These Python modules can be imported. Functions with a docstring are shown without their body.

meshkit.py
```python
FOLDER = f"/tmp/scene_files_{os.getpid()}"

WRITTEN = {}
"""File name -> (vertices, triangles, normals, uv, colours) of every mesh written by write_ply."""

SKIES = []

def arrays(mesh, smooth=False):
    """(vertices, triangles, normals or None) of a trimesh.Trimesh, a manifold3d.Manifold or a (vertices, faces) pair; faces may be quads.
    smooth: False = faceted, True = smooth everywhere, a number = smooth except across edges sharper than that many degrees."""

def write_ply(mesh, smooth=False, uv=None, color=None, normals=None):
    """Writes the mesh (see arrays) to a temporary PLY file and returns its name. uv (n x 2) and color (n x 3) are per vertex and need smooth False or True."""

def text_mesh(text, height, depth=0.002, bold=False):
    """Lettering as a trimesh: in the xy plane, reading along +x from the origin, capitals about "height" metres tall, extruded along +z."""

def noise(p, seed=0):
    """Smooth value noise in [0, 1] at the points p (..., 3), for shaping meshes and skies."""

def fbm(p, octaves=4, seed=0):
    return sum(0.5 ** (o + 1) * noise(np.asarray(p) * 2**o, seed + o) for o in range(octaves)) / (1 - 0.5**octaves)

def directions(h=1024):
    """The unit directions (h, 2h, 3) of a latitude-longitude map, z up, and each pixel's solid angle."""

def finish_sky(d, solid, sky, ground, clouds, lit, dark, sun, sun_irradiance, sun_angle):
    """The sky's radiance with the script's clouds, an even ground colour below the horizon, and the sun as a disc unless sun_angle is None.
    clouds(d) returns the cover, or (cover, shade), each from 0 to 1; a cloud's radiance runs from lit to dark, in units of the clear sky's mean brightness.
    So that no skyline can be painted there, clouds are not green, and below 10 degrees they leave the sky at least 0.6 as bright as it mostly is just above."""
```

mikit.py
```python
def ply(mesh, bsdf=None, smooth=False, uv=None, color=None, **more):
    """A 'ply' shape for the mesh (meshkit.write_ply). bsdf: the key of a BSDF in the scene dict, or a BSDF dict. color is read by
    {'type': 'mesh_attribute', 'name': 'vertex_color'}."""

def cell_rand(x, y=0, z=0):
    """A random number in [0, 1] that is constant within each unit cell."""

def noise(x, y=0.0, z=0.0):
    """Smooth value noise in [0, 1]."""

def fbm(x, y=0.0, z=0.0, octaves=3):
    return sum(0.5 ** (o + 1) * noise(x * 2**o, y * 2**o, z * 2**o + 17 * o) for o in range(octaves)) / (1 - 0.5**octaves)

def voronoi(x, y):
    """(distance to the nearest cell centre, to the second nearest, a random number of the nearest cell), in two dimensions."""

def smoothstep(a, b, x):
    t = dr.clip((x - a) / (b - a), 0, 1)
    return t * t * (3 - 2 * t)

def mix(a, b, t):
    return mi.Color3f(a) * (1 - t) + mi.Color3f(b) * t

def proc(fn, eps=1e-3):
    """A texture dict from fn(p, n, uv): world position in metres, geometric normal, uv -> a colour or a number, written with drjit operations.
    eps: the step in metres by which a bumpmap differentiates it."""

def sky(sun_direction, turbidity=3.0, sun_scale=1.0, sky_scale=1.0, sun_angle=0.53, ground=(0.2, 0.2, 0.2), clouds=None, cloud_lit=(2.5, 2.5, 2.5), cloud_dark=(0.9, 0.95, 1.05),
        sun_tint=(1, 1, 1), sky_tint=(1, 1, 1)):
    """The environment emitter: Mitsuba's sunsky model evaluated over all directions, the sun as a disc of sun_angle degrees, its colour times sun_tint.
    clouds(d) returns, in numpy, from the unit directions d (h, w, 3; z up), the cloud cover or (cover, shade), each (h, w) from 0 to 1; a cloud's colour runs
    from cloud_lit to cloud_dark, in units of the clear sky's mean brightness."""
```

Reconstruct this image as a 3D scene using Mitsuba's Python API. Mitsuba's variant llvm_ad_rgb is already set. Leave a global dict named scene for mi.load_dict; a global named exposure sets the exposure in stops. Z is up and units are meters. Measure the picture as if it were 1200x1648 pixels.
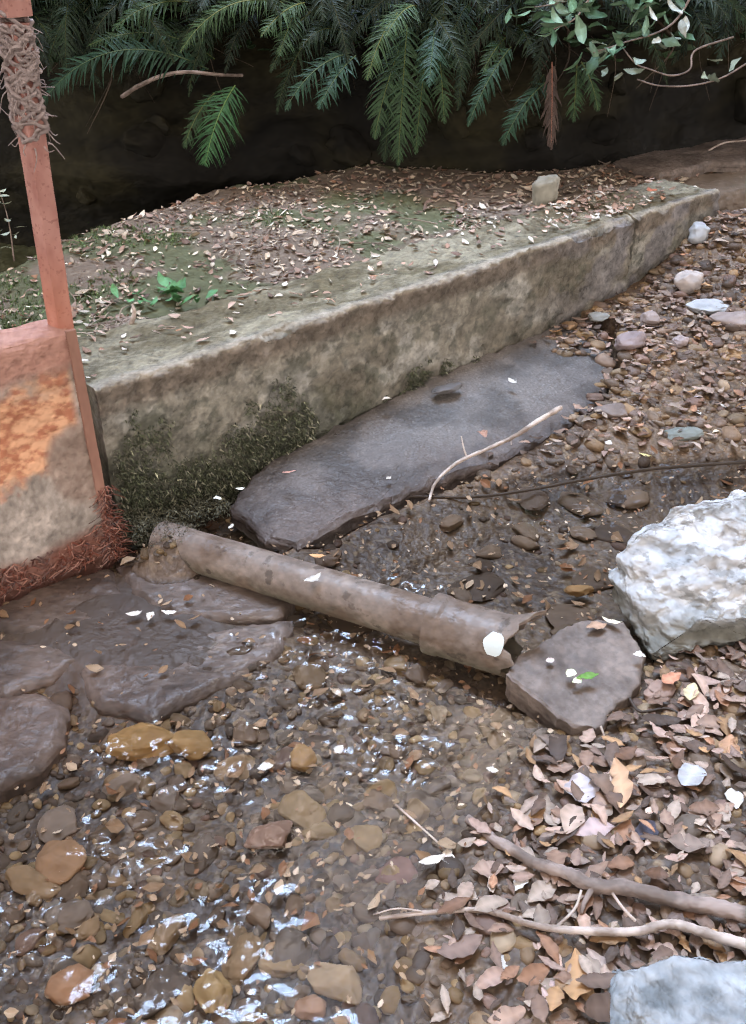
import math
import random
import numpy as np
import trimesh
import shapely
from shapely.geometry import Polygon
import drjit as dr
import mitsuba as mi
import mikit
import meshkit
from mikit import proc, noise, fbm, voronoi, cell_rand, smoothstep, mix

T = mi.ScalarTransform4f
rng = np.random.default_rng(7)
random.seed(7)
scene, labels = {}, {}

# ------------------------------------------------------------------ camera, light, exposure
PITCH = math.radians(33.0)
scene['camera'] = {
    'type': 'perspective', 'fov': 2 * math.degrees(math.atan(600 / 1500)), 'fov_axis': 'x',
    'near_clip': 0.05, 'far_clip': 400.0,
    'to_world': T().look_at(origin=[0, 0, 1.5], target=[0, math.cos(PITCH), 1.5 - math.sin(PITCH)], up=[0, 0, 1])}


def cloud_cover(d):
    c = meshkit.fbm(d * 3.1 + 5, 4, 3)
    s = meshkit.fbm(d * 5.3 + 11, 3, 8)
    return np.clip((c - 0.36) * 5, 0, 1), np.clip((s - 0.35) * 2, 0, 1)


scene['sky'] = mikit.sky((-0.09, 0.26, 0.96), turbidity=3, sun_scale=0.17, sun_angle=24, sun_tint=(.48, .80, 1.5), sky_tint=(1.2, 1.0, .86), clouds=cloud_cover,
                         cloud_lit=(2.75, 2.25, 1.85), cloud_dark=(1.45, 1.2, 1.0))
exposure = 4.45

# ------------------------------------------------------------------ helpers


def ref(k):
    return {'type': 'ref', 'id': k}


def numbered(name):
    if name not in scene and name not in labels:
        return name
    k = 1
    while f'{name}_{k:03d}' in scene or f'{name}_{k:03d}' in labels:
        k += 1
    return f'{name}_{k:03d}'


_counts = {}


def fresh(name):
    c = _counts.get(name, 0)
    _counts[name] = c + 1
    return name if c == 0 else f'{name}_{c:03d}'


def obj(name, mesh, bsdf, parent=None, smooth=False, color=None, label=None, cat=None, group=None, kind=None):
    key = fresh((parent + '__' if parent else '') + name)
    scene[key] = mikit.ply(mesh, bsdf, smooth=smooth, color=color)
    tag(key, label, cat, group, kind)
    return key


def tag(key, label=None, cat=None, group=None, kind=None):
    e = {k: v for k, v in (('label', label), ('category', cat), ('group', group), ('kind', kind)) if v}
    if e:
        labels[key] = {**labels.get(key, {}), **e}
    return key


def thing(name, label, cat, group=None, kind=None):
    return tag(fresh(name), label, cat, group, kind)


def nz(p, s, octaves=3, seed=0):
    """noise round zero, about -1 .. 1, at points p scaled by s"""
    return (meshkit.fbm(np.asarray(p, float) * s + 100.0, octaves, seed) - 0.5) * 2


def unit(v):
    v = np.asarray(v, float)
    return v / np.maximum(np.linalg.norm(v, axis=-1, keepdims=True), 1e-12)


def grid_faces(nu, nv, wrap=False):
    i, j = np.meshgrid(np.arange(nu - 1), np.arange(nv if wrap else nv - 1), indexing='ij')
    j2 = (j + 1) % nv
    q = np.stack([i * nv + j, i * nv + j2, (i + 1) * nv + j2, (i + 1) * nv + j], -1).reshape(-1, 4)
    return np.vstack([q[:, [0, 1, 2]], q[:, [0, 2, 3]]])


def join(meshes):
    """[(v, f, c)] -> (v, f), c"""
    at, V, F, C = 0, [], [], []
    for v, f, c in meshes:
        V.append(v)
        F.append(np.asarray(f) + at)
        C.append(c)
        at += len(v)
    return (np.vstack(V), np.vstack(F)), np.clip(np.vstack(C), 0, 1)


def smooth_path(pts, n):
    """Catmull-Rom through pts"""
    p = np.asarray(pts, float)
    q = np.vstack([2 * p[0] - p[1], p, 2 * p[-1] - p[-2]])
    out = []
    for t in np.linspace(0, len(p) - 1 - 1e-9, n):
        i = int(t)
        u = t - i
        a, b, c, d = q[i:i + 4]
        out.append(0.5 * ((2 * b) + (-a + c) * u + (2 * a - 5 * b + 4 * c - d) * u * u + (-a + 3 * b - 3 * c + d) * u ** 3))
    return np.array(out)


def tube(pts, r0, r1=None, n=24, sides=7, rough=0.0, seed=0, knots=0):
    r1 = r0 if r1 is None else r1
    p = smooth_path(pts, n)
    t = unit(np.gradient(p, axis=0))
    a = np.cross(t, [0, 0, 1.0])
    a[np.linalg.norm(a, axis=1) < 0.1] = [1, 0, 0]
    a = unit(a)
    b = np.cross(t, a)
    ang = np.arange(sides) * 2 * np.pi / sides
    r = np.linspace(r0, r1, n)
    if rough:
        p = p + rough * r0 * 1.2 * np.stack([nz(p, 9, 2, seed + k) for k in range(3)], 1)
    R = r[:, None] * np.ones(sides)
    v = p[:, None] + R[..., None] * (np.cos(ang)[None, :, None] * a[:, None] + np.sin(ang)[None, :, None] * b[:, None])
    v = v.reshape(-1, 3)
    if rough:
        d = v - np.repeat(p, sides, 0)
        v = v + d * (rough * nz(v, 0.9 / max(r0, 1e-3), 2, seed + 5))[:, None]
    f = grid_faces(n, sides, True)
    v = np.vstack([v, p[:1], p[-1:]])
    k = len(v)
    e = np.arange(sides)
    f = np.vstack([f, np.stack([(e + 1) % sides, e, e * 0 + k - 2], 1),
                   np.stack([(n - 1) * sides + e, (n - 1) * sides + (e + 1) % sides, e * 0 + k - 1], 1)])
    return v, f[:, ::-1]


ICO = [trimesh.creation.icosphere(k) for k in range(6)]


def rock(size, seed, sub=2, planes=9, angular=0.6, rough=0.05):
    """A boulder or pebble round the origin: size = half extents, angular 0 .. 1."""
    g = np.random.default_rng(seed)
    d = unit(ICO[sub].vertices)
    n = unit(g.normal(size=(planes, 3)))
    off = g.uniform(0.62, 0.95, planes)
    r = np.min(np.where(d @ n.T > 0.05, off / np.maximum(d @ n.T, 0.05), 9), axis=1)
    r = np.minimum(r, 1.12)
    r = angular * r + (1 - angular) * 0.92
    r = r * (1 + rough * 2.2 * nz(d + seed * 1.7, 1.6, 3, seed) + rough * 0.5 * nz(d + seed, 6, 2, seed))
    return d * r[:, None] * np.asarray(size), np.array(ICO[sub].faces)


def rotz(a):
    c, s = math.cos(a), math.sin(a)
    return np.array([[c, -s, 0], [s, c, 0], [0, 0, 1.0]])


def rot(axis, a):
    return trimesh.transformations.rotation_matrix(a, axis)[:3, :3]


def slab(poly, ztop, thick, seed, jag=0.008, bevel=0.006, relief=0.004, edge=0.018, tilt=(0, 0)):
    """A stone or concrete plate: outline poly (x, y), jagged and bevelled edges, uneven top."""
    pg = Polygon(poly)
    ring = np.array(pg.exterior.segmentize(edge).coords)[:-1]
    c = np.array(pg.centroid.coords[0])
    rr = np.column_stack([ring, np.zeros(len(ring))])
    ring = ring + jag * np.stack([nz(rr, 22, 3, seed), nz(rr, 22, 3, seed + 1)], 1) + jag * .5 * np.stack([nz(rr, 90, 2, seed), nz(rr, 90, 2, seed + 1)], 1)
    pg = Polygon(ring).buffer(0)
    if pg.geom_type != 'Polygon':
        pg = max(pg.geoms, key=lambda x: x.area)
    inner = pg.buffer(-bevel)
    if inner.geom_type != 'Polygon':
        inner = max(inner.geoms, key=lambda x: x.area)
    out = np.array(pg.exterior.coords)[:-1]
    # nearest inner point for each outer point
    inr = np.array([np.array(inner.exterior.interpolate(inner.exterior.project(shapely.Point(p))).coords[0]) for p in out])
    layers = [(out, -thick), (out + 0.15 * (c - out) * 0.1, -thick * 0.55), (out, -thick * 0.5), (out, -bevel), (inr, 0.0)]
    n = len(out)
    V, F = [], []
    for k, (p, z) in enumerate(layers):
        q = np.column_stack([p, np.full(n, z)])
        q[:, :2] += 0.35 * jag * np.stack([nz(q + k, 40, 2, seed + 3), nz(q + k, 40, 2, seed + 4)], 1)
        V.append(q)
    V = np.vstack(V)
    F = grid_faces(len(layers), n, True)
    # top: rings shrinking to a centre point
    m = max(4, int(math.sqrt(inner.area) / edge / 1.3))
    last = inr
    base = (len(layers) - 1) * n
    for k in range(1, m + 1):
        w = k / (m + 0.0)
        q = inr * (1 - w) + c * w if k < m else c[None]
        q3 = np.column_stack([q, np.zeros(len(q))])
        st = len(V)
        V = np.vstack([V, q3])
        e = np.arange(n)
        if k < m:
            F = np.vstack([F, np.stack([base + e, base + (e + 1) % n, st + (e + 1) % n], 1), np.stack([base + e, st + (e + 1) % n, st + e], 1)])
        else:
            F = np.vstack([F, np.stack([base + e, base + (e + 1) % n, e * 0 + st], 1)])
        base = st
    top = V[:, 2] > -bevel * 1.01
    q = np.column_stack([V[:, :2], np.zeros(len(V))])
    V[:, 2] += np.where(top, 1.0, 0.6) * (relief * 1.5 * nz(q, 9, 3, seed + 7) + relief * .6 * nz(q, 40, 2, seed + 8))
    V[:, 2] += (V[:, 0] - c[0]) * tilt[0] + (V[:, 1] - c[1]) * tilt[1] + ztop
    return V, F


def leaf(L, W, seed, curl=0.25, fold=0.35, m=6, tip=1.0, wav=0.13):
    """A leaf along +x in the xy plane: two rows of facets beside a midrib, curled and folded."""
    g = np.random.default_rng(seed)
    t = np.linspace(0, 1, m + 1)
    w = W * 0.5 * np.sin(np.pi * np.clip(t, 0.03, 0.985) ** (0.75 + 0.25 * tip)) ** (0.8)
    w = w * (1 + wav * g.normal(size=m + 1))
    a = curl * g.uniform(0.3, 1.3) * g.choice([-1, 1, 1])
    x = L * t
    z = a * L * (t - 0.5) ** 2 * 2
    bend = g.normal() * 0.12 * L * (t - 0.5) ** 2
    fo = fold * g.uniform(-0.4, 1.2)
    lf = np.stack([x, bend + w, z + fo * w + 0.05 * W * g.normal(size=m + 1)], 1)
    rt = np.stack([x, bend - w, z + fo * w + 0.05 * W * g.normal(size=m + 1)], 1)
    md = np.stack([x, bend, z], 1)
    v = np.stack([lf, md, rt], 1).reshape(-1, 3)
    return v - [L / 2, 0, 0], grid_faces(m + 1, 3)


BROWNS = np.array([[.20, .135, .105], [.26, .185, .15], [.31, .23, .195], [.15, .105, .085], [.25, .145, .095], [.34, .27, .235], [.11, .08, .065], [.29, .215, .19]]) * [1.0, .93, .84]
STONES = np.array([[.15, .105, .072], [.19, .132, .088], [.12, .084, .06], [.21, .138, .078], [.25, .16, .078], [.17, .13, .098], [.10, .070, .050], [.28, .205, .13], [.17, .108, .078]])


def leaf_colors(v, base, g):
    base = np.asarray(base, float)
    c = np.tile(base * g.uniform(0.8, 1.2), (len(v), 1))
    c *= (1 + 0.22 * nz(v + g.uniform(0, 50), 45, 2))[:, None]
    c[1::3] *= 1.3
    if len(v) >= 18:
        rows = (np.arange(len(v)) // 3) % 2
        c[(rows == 1) & (np.arange(len(v)) % 3 != 1)] *= .74
    return np.clip(c, 0.004, 0.95)


# ------------------------------------------------------------------ materials
def two(b):
    return {'type': 'twosided', 'bsdf': b}


def material(key, color, roughness=0.7, bump=None, bump_scale=1.0, specular=0.4, eps=1e-3, **more):
    b = {'type': 'principled', 'base_color': color if isinstance(color, dict) else {'type': 'rgb', 'value': list(color)},
         'roughness': roughness if not callable(roughness) else proc(roughness), 'specular': specular, **more}
    if bump is not None:
        b = {'type': 'bumpmap', 'arbitrary': proc(bump, eps), 'scale': bump_scale, 'bsdf': b}
    scene[key] = two(b)


VC = {'type': 'mesh_attribute', 'name': 'vertex_color'}
material('m_tint', VC, 0.65, specular=0.35)            # leaves, pebbles: colour per vertex
material('m_wet', VC, 0.28, specular=0.5)              # the same, wet
material('m_under', VC, 0.6, specular=0.08)           # under water: no sheen of its own
material('m_foliage', VC, 0.55, specular=0.2)


def bed_color(p, n, uv):
    silt = smoothstep(.35, .75, dr.exp(-(dr.square((p.x + .62) / .36) + dr.square((p.y - 1.80) / .26))))
    a = fbm(p.x * 5, p.y * 5, 0, 3)
    b = fbm(p.x * 60 + 9, p.y * 60, p.z * 60, 3)
    c = noise(p.x * 160, p.y * 160, p.z * 160)
    col = mix((.080, .053, .035), (.135, .088, .052), smoothstep(.35, .65, a))
    col = mix(col, (.18, .125, .075), smoothstep(.55, .75, b))
    col = mix(col, (.12, .09, .072), silt)
    return col * (0.6 + 0.8 * c * (1 - silt) + .4 * silt) * (1 - .42 * smoothstep(.012, -.004, p.z))   # wet below the waterline


material('m_bed', proc(bed_color), 0.55, lambda p, n, uv: fbm(p.x * 55, p.y * 55, p.z * 55, 3), 0.012)


def silt_color(p, n, uv):
    a = fbm(p.x * 4, p.y * 4, 3, 4)
    b = fbm(p.x * 40, p.y * 90, 3, 3)
    return mix((.07, .052, .043), (.13, .098, .08), smoothstep(.3, .7, a)) * (0.55 + 0.8 * b)


material('m_silt_stone', proc(silt_color), 0.45, lambda p, n, uv: fbm(p.x * 30, p.y * 30, p.z * 30, 5), 0.014)


def platform_color(p, n, uv):
    a = fbm(p.x * 2.2 + 3, p.y * 2.2, 0, 3)
    b = fbm(p.x * 34, p.y * 34, p.z * 20, 3)
    moss = smoothstep(.45, .62, fbm(p.x * 3 + 1, p.y * 3, 0, 3) + smoothstep(-0.2, -1.3, p.x) * 0.16 + smoothstep(3.3, 2.6, p.y) * .08 - smoothstep(.3, 1.0, p.x) * .3)
    col = mix((.12, .088, .064), (.20, .155, .115), b)
    col = mix(col, (.26, .21, .155), smoothstep(.6, .8, b) * a)
    return mix(col, mix((.05, .065, .025), (.10, .12, .05), b), moss * .75)


material('m_platform', proc(platform_color), 0.85, lambda p, n, uv: fbm(p.x * 40, p.y * 40, p.z * 40, 3), 0.02)


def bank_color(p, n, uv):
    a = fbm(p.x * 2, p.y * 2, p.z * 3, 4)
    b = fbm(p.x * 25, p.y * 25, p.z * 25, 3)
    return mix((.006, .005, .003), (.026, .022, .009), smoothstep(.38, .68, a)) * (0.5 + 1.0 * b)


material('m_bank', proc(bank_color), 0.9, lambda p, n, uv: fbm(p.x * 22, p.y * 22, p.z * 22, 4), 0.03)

# wall frame: s runs along the front face from its left end, h across it towards the back
W0, WD, WN = np.array([-0.704, 2.186]), np.array([0.7425, 0.6699]), np.array([-0.6699, 0.7425])
ZT = 0.46


def wall_pt(s, h, z):
    s, h, z = np.broadcast_arrays(np.asarray(s, float), np.asarray(h, float), np.asarray(z, float))
    return np.stack([W0[0] + s * WD[0] + h * WN[0], W0[1] + s * WD[1] + h * WN[1], z], -1)


def wall_color(p, n, uv):
    s = (p.x - float(W0[0])) * float(WD[0]) + (p.y - float(W0[1])) * float(WD[1])
    h = (p.x - float(W0[0])) * float(WN[0]) + (p.y - float(W0[1])) * float(WN[1])
    a = fbm(s * 3.1, p.z * 5, h * 4, 4)
    b = fbm(s * 30, p.z * 30, h * 30, 3)
    c = fbm(s * 110, p.z * 110, h * 110, 2)
    col = mix((.165, .148, .115), (.29, .27, .225), smoothstep(.32, .66, a))
    # lichen: pale patches
    l = smoothstep(.46, .70, fbm(s * 9 + 4, p.z * 11, h * 9, 6))
    col = mix(col, (.42, .41, .37), l * .75 * smoothstep(.44, .34, p.z))
    col = mix(col, (.075, .08, .06), smoothstep(.50, .72, fbm(s * 24 + 7, p.z * 28, h * 20, 5)) * .6)
    # brown weathered band below the top edge
    band = smoothstep(.36, .41, p.z + .05 * (a - .5)) * smoothstep(.0, -.02, h - .02)
    col = mix(col, (.145, .115, .09), band * .8)
    # grey violet streaks further right
    col = mix(col, (.20, .19, .195), smoothstep(1.5, 2.4, s) * smoothstep(.45, .6, fbm(s * 7, p.z * 9, 2, 3)) * .8)
    # olive film on the top
    top = smoothstep(.02, .06, h)
    col = mix(col, mix((.12, .10, .055), (.26, .235, .165), smoothstep(.35, .65, fbm(s * 6, h * 12, 5, 4))), top * .85)
    # moss low on the left
    m = smoothstep(.0, .2, .38 - p.z - s * .18 + .3 * (fbm(s * 7 + 2, p.z * 9, 1, 4) - .5))
    col = mix(col, (.07, .075, .05), m * .8 * (1 - top))
    edge = smoothstep(.030, .012, dr.abs(h - .006)) * smoothstep(.44, .455, p.z)  # highlight along the top front edge, put into the colour
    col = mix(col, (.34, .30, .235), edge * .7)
    return col * (0.05 + 1.0 * b + 0.75 * c)


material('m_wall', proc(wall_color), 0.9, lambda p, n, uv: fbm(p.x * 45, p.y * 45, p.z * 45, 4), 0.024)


def apron_color(p, n, uv):
    a = fbm(p.x * 4, p.y * 4, 0, 3)
    c = noise(p.x * 190, p.y * 190, p.z * 190)
    d = cell_rand(p.x * 140, p.y * 140, 3)
    col = mix((.092, .082, .076), (.135, .122, .112), a) * (0.75 + .45 * c)
    col = mix(col, (.26, .24, .22), smoothstep(.93, .97, d) * .2)
    col = col * (.7 + .6 * smoothstep(.3, .7, fbm(p.x * 9 + 3, p.y * 9, 1, 5)))
    e = smoothstep(.07, .02, p.z)
    return mix(col, col * mi.Color3f(.75, .64, .6), e)


material('m_apron', proc(apron_color), 0.55, lambda p, n, uv: fbm(p.x * 90, p.y * 90, p.z * 90, 3) + 1.5 * fbm(p.x * 22, p.y * 22, p.z * 22, 3), 0.008)


def pipe_color(p, n, uv):
    a = fbm(p.x * 7, p.y * 7, p.z * 9, 4)
    b = fbm(p.x * 60, p.y * 60, p.z * 60, 3)
    col = mix((.20, .165, .145), (.29, .25, .225), smoothstep(.3, .7, a))
    col = mix(col, (.15, .15, .11), smoothstep(.07, .01, p.z + .03 * (b - .5)) * .7)
    col = mix(col, (.16, .115, .085), smoothstep(.5, .65, fbm(p.x * 12 + 4, p.y * 12, p.z * 12, 3)) * .6)
    col = mix(col, (.06, .05, .04), smoothstep(.62, .72, fbm(p.x * 30 + 2, p.y * 30, p.z * 30, 4)) * .6)
    return col * mi.Color3f(.74, .68, .62) * (.6 + .75 * b)


material('m_pipe', proc(pipe_color), 0.45, lambda p, n, uv: fbm(p.x * 70, p.y * 70, p.z * 70, 3), 0.003)
material('m_pipe_mark', (.52, .56, .53), 0.5)


def white_rock_color(p, n, uv):
    a = fbm(p.x * 9, p.y * 9, p.z * 14, 4)
    b = fbm(p.x * 50, p.y * 50, p.z * 50, 3)
    col = mix((.36, .37, .375), (.60, .61, .62), smoothstep(.3, .62, a))
    col = mix(col, (.20, .195, .18), smoothstep(.56, .68, fbm(p.x * 30 + 2, p.y * 30, p.z * 44, 4)) * .7)
    col = mix(col, (.40, .375, .345), smoothstep(.55, .7, fbm(p.x * 14 + 4, p.y * 14, p.z * 14, 3)) * .6)
    wet = smoothstep(.16, .05, p.z + .08 * (a - .5))
    col = mix(col, (.12, .115, .085), wet * .85)
    return col * (.55 + .8 * b)


def rock_bump(p, n, uv):
    return fbm(p.x * 28, p.y * 28, p.z * 34, 5)


material('m_blue_rock', proc(lambda p, n, uv: mix((.17, .185, .19), (.36, .38, .39), smoothstep(.3, .62, fbm(p.x * 14, p.y * 14, p.z * 14, 5))) * (.45 + .9 * fbm(p.x * 60, p.y * 60, p.z * 60, 3))), 0.8, rock_bump, 0.05)
material('m_white_rock', proc(white_rock_color), 0.8, rock_bump, 0.04)


def slate_color(p, n, uv):
    a = fbm(p.x * 10, p.y * 10, p.z * 10, 4)
    b = fbm(p.x * 70, p.y * 70, p.z * 70, 3)
    col = mix((.11, .085, .070), (.19, .15, .125), smoothstep(.3, .7, a))
    return col * (.5 + 1.0 * b)


material('m_slate', proc(slate_color), 0.6, lambda p, n, uv: fbm(p.x * 50, p.y * 50, p.z * 120, 4), 0.006)

# the pillar: e runs along its front from the right corner, g is depth
K0, KE, KG = np.array([-0.712, 2.105]), np.array([-0.80, -0.60]), np.array([-0.60, 0.80])


def pillar_color(p, n, uv):
    e = (p.x - float(K0[0])) * float(KE[0]) + (p.y - float(K0[1])) * float(KE[1])
    a = fbm(e * 9, p.z * 9, 1, 4)
    b = fbm(e * 60, p.z * 60, p.x * 60, 3)
    grey = mix((.27, .235, .205), (.41, .36, .32), smoothstep(.3, .7, a)) * (.45 + 1.1 * b)
    ochre = mix((.44, .17, .09), (.74, .42, .25), smoothstep(.3, .66, fbm(e * 40, p.z * 60, 3, 5)))
    z = p.z + .05 * (a - .5)
    arch = smoothstep(.015, -.015, dr.sqrt(dr.square((e - .045) * 1.0) + dr.square((z - .30) * .75)) - .085)
    z2 = z + .10 * (fbm(e * 30, p.z * 30, 4, 4) - .5)
    o = smoothstep(.25, .33, z2) * smoothstep(.60, .50, z2) * smoothstep(.02, .05, e) * (1 - arch)
    col = mix(grey, ochre, o * .95)
    top = smoothstep(.53, .58, z)
    col = mix(col, mix((.34, .17, .13), (.50, .27, .21), b), top * .9)
    col = mix(col, (.24, .15, .11), arch * .55)
    low = smoothstep(.115, .06, z) + smoothstep(.030, .012, e) * smoothstep(.30, .2, z)
    return mix(col, (.15, .045, .025), dr.minimum(low, 1) * .85)


material('m_pillar', proc(pillar_color), 0.8, lambda p, n, uv: fbm(p.x * 60, p.y * 60, p.z * 60, 4), 0.012)


def rust_color(p, n, uv):
    a = fbm(p.x * 20, p.y * 20, p.z * 9, 4)
    b = fbm(p.x * 120, p.y * 120, p.z * 120, 3)
    col = mix((.33, .14, .115), (.48, .25, .21), smoothstep(.3, .7, a))
    col = mix(col, (.22, .08, .055), smoothstep(.6, .75, b) * .5)
    return mix(col, (.58, .21, .10), smoothstep(.9, .68, p.z) * .35)


material('m_rust', proc(rust_color), 0.55, lambda p, n, uv: fbm(p.x * 80, p.y * 80, p.z * 80, 3), 0.002)
material('m_brown_iron', proc(lambda p, n, uv: mix((.20, .10, .07), (.36, .20, .15), fbm(p.x * 50, p.y * 50, p.z * 14, 4))), 0.7)
material('m_rope', proc(lambda p, n, uv: mix((.17, .13, .12), (.42, .35, .33), fbm(p.x * 90, p.y * 90, p.z * 150, 3))), 0.85)
material('m_bark', proc(lambda p, n, uv: mix((.05, .038, .028), (.12, .095, .07), fbm(p.x * 30, p.y * 30, p.z * 9, 4))), 0.85,
         lambda p, n, uv: fbm(p.x * 30, p.y * 30, p.z * 8, 4), 0.03)
material('m_pale_stick', proc(lambda p, n, uv: mix((.22, .165, .13), (.50, .42, .36), smoothstep(.3, .62, fbm(p.x * 26, p.y * 26, p.z * 26, 4)))), 0.75,
         lambda p, n, uv: fbm(p.x * 90, p.y * 90, p.z * 90, 3), 0.003)
material('m_brown_stick', proc(lambda p, n, uv: mix((.15, .115, .095), (.32, .25, .215), smoothstep(.3, .65, fbm(p.x * 30, p.y * 30, p.z * 30, 4)))), 0.75,
         lambda p, n, uv: fbm(p.x * 90, p.y * 90, p.z * 90, 3), 0.004)
material('m_dark_stick', proc(lambda p, n, uv: mix((.03, .022, .016), (.07, .05, .036), fbm(p.x * 40, p.y * 40, p.z * 40, 3))), 0.6)
scene['m_water'] = {'type': 'thindielectric', 'int_ior': 1.235}   # a thin sheet reflects twice: this gives one surface of water

# ------------------------------------------------------------------ the ground: stream bed, gravel banks
land_low = Polygon([(0.089, 0.793), (0.052, 0.896), (0.044, 0.988), (0.138, 1.090), (0.208, 1.217), (0.285, 1.344), (0.400, 1.413), (0.506, 1.440), (0.657, 1.637),
                    (0.706, 1.714), (0.987, 1.783), (2.2, 1.75), (4.0, 1.9), (4.0, -1.0), (0.1, -1.0), (0.05, 0.5)])
land_up = Polygon([(-0.2, 2.55), (0.038, 2.393), (0.266, 2.429), (0.508, 2.522), (0.714, 2.572), (0.959, 2.600), (1.253, 2.640), (2.4, 2.7), (5, 2.9), (5, 8.5), (-0.2, 8.5)])
land_left = Polygon([(-3.0, -1), (-1.6, -1), (-1.35, .8), (-1.6, 1.4), (-1.5, 1.9), (-1.3, 2.4), (-3, 2.4)])
GX, GY = np.arange(-3.2, 5.01, 0.02), np.arange(-0.6, 8.01, 0.02)
_gx, _gy = np.meshgrid(GX, GY, indexing='ij')
_pts = shapely.points(_gx.ravel(), _gy.ravel())


def signed(pg):
    shapely.prepare(pg)
    inside = shapely.contains_xy(pg, _gx.ravel(), _gy.ravel())
    d = shapely.distance(_pts, pg.exterior)
    return np.where(inside, d, -d).reshape(_gx.shape)


_sd1, _sd2, _sd3 = signed(land_low), signed(land_up), signed(land_left)
_p3 = np.stack([_gx, _gy, _gx * 0], -1)
_up = 0.13 * np.clip(_sd2 / 0.7, 0, 1) ** 0.8 + 0.005
_lo = 0.05 * np.clip(_sd1 / 0.35, 0, 1) ** 0.8 + 0.003
_lf = 0.25 * np.clip(_sd3 / 0.4, 0, 1)
_sd = np.maximum(np.maximum(_sd1, _sd2), _sd3)
_bed = -np.clip(-_sd / 0.18, 0, 1) ** 0.7 * (0.055 + 0.015 * (_gy > 1.8) + 0.02 * nz(_p3, 3, 3, 4))
_H = np.where(_sd1 > 0, _lo, np.where(_sd2 > 0, _up, np.where(_sd3 > 0, _lf, _bed)))
_H = _H + 0.010 * nz(_p3, 6, 3, 1) * np.clip(_sd / 0.05 + 1, 0.4, 1) + 0.006 * nz(_p3, 28, 3, 2)
# rubble heaped against the far end of the wall
_H = _H + 0.24 * np.exp(-(((_gx - 1.62) / 0.40) ** 2 + ((_gy - 4.05) / 0.42) ** 2))


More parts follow.
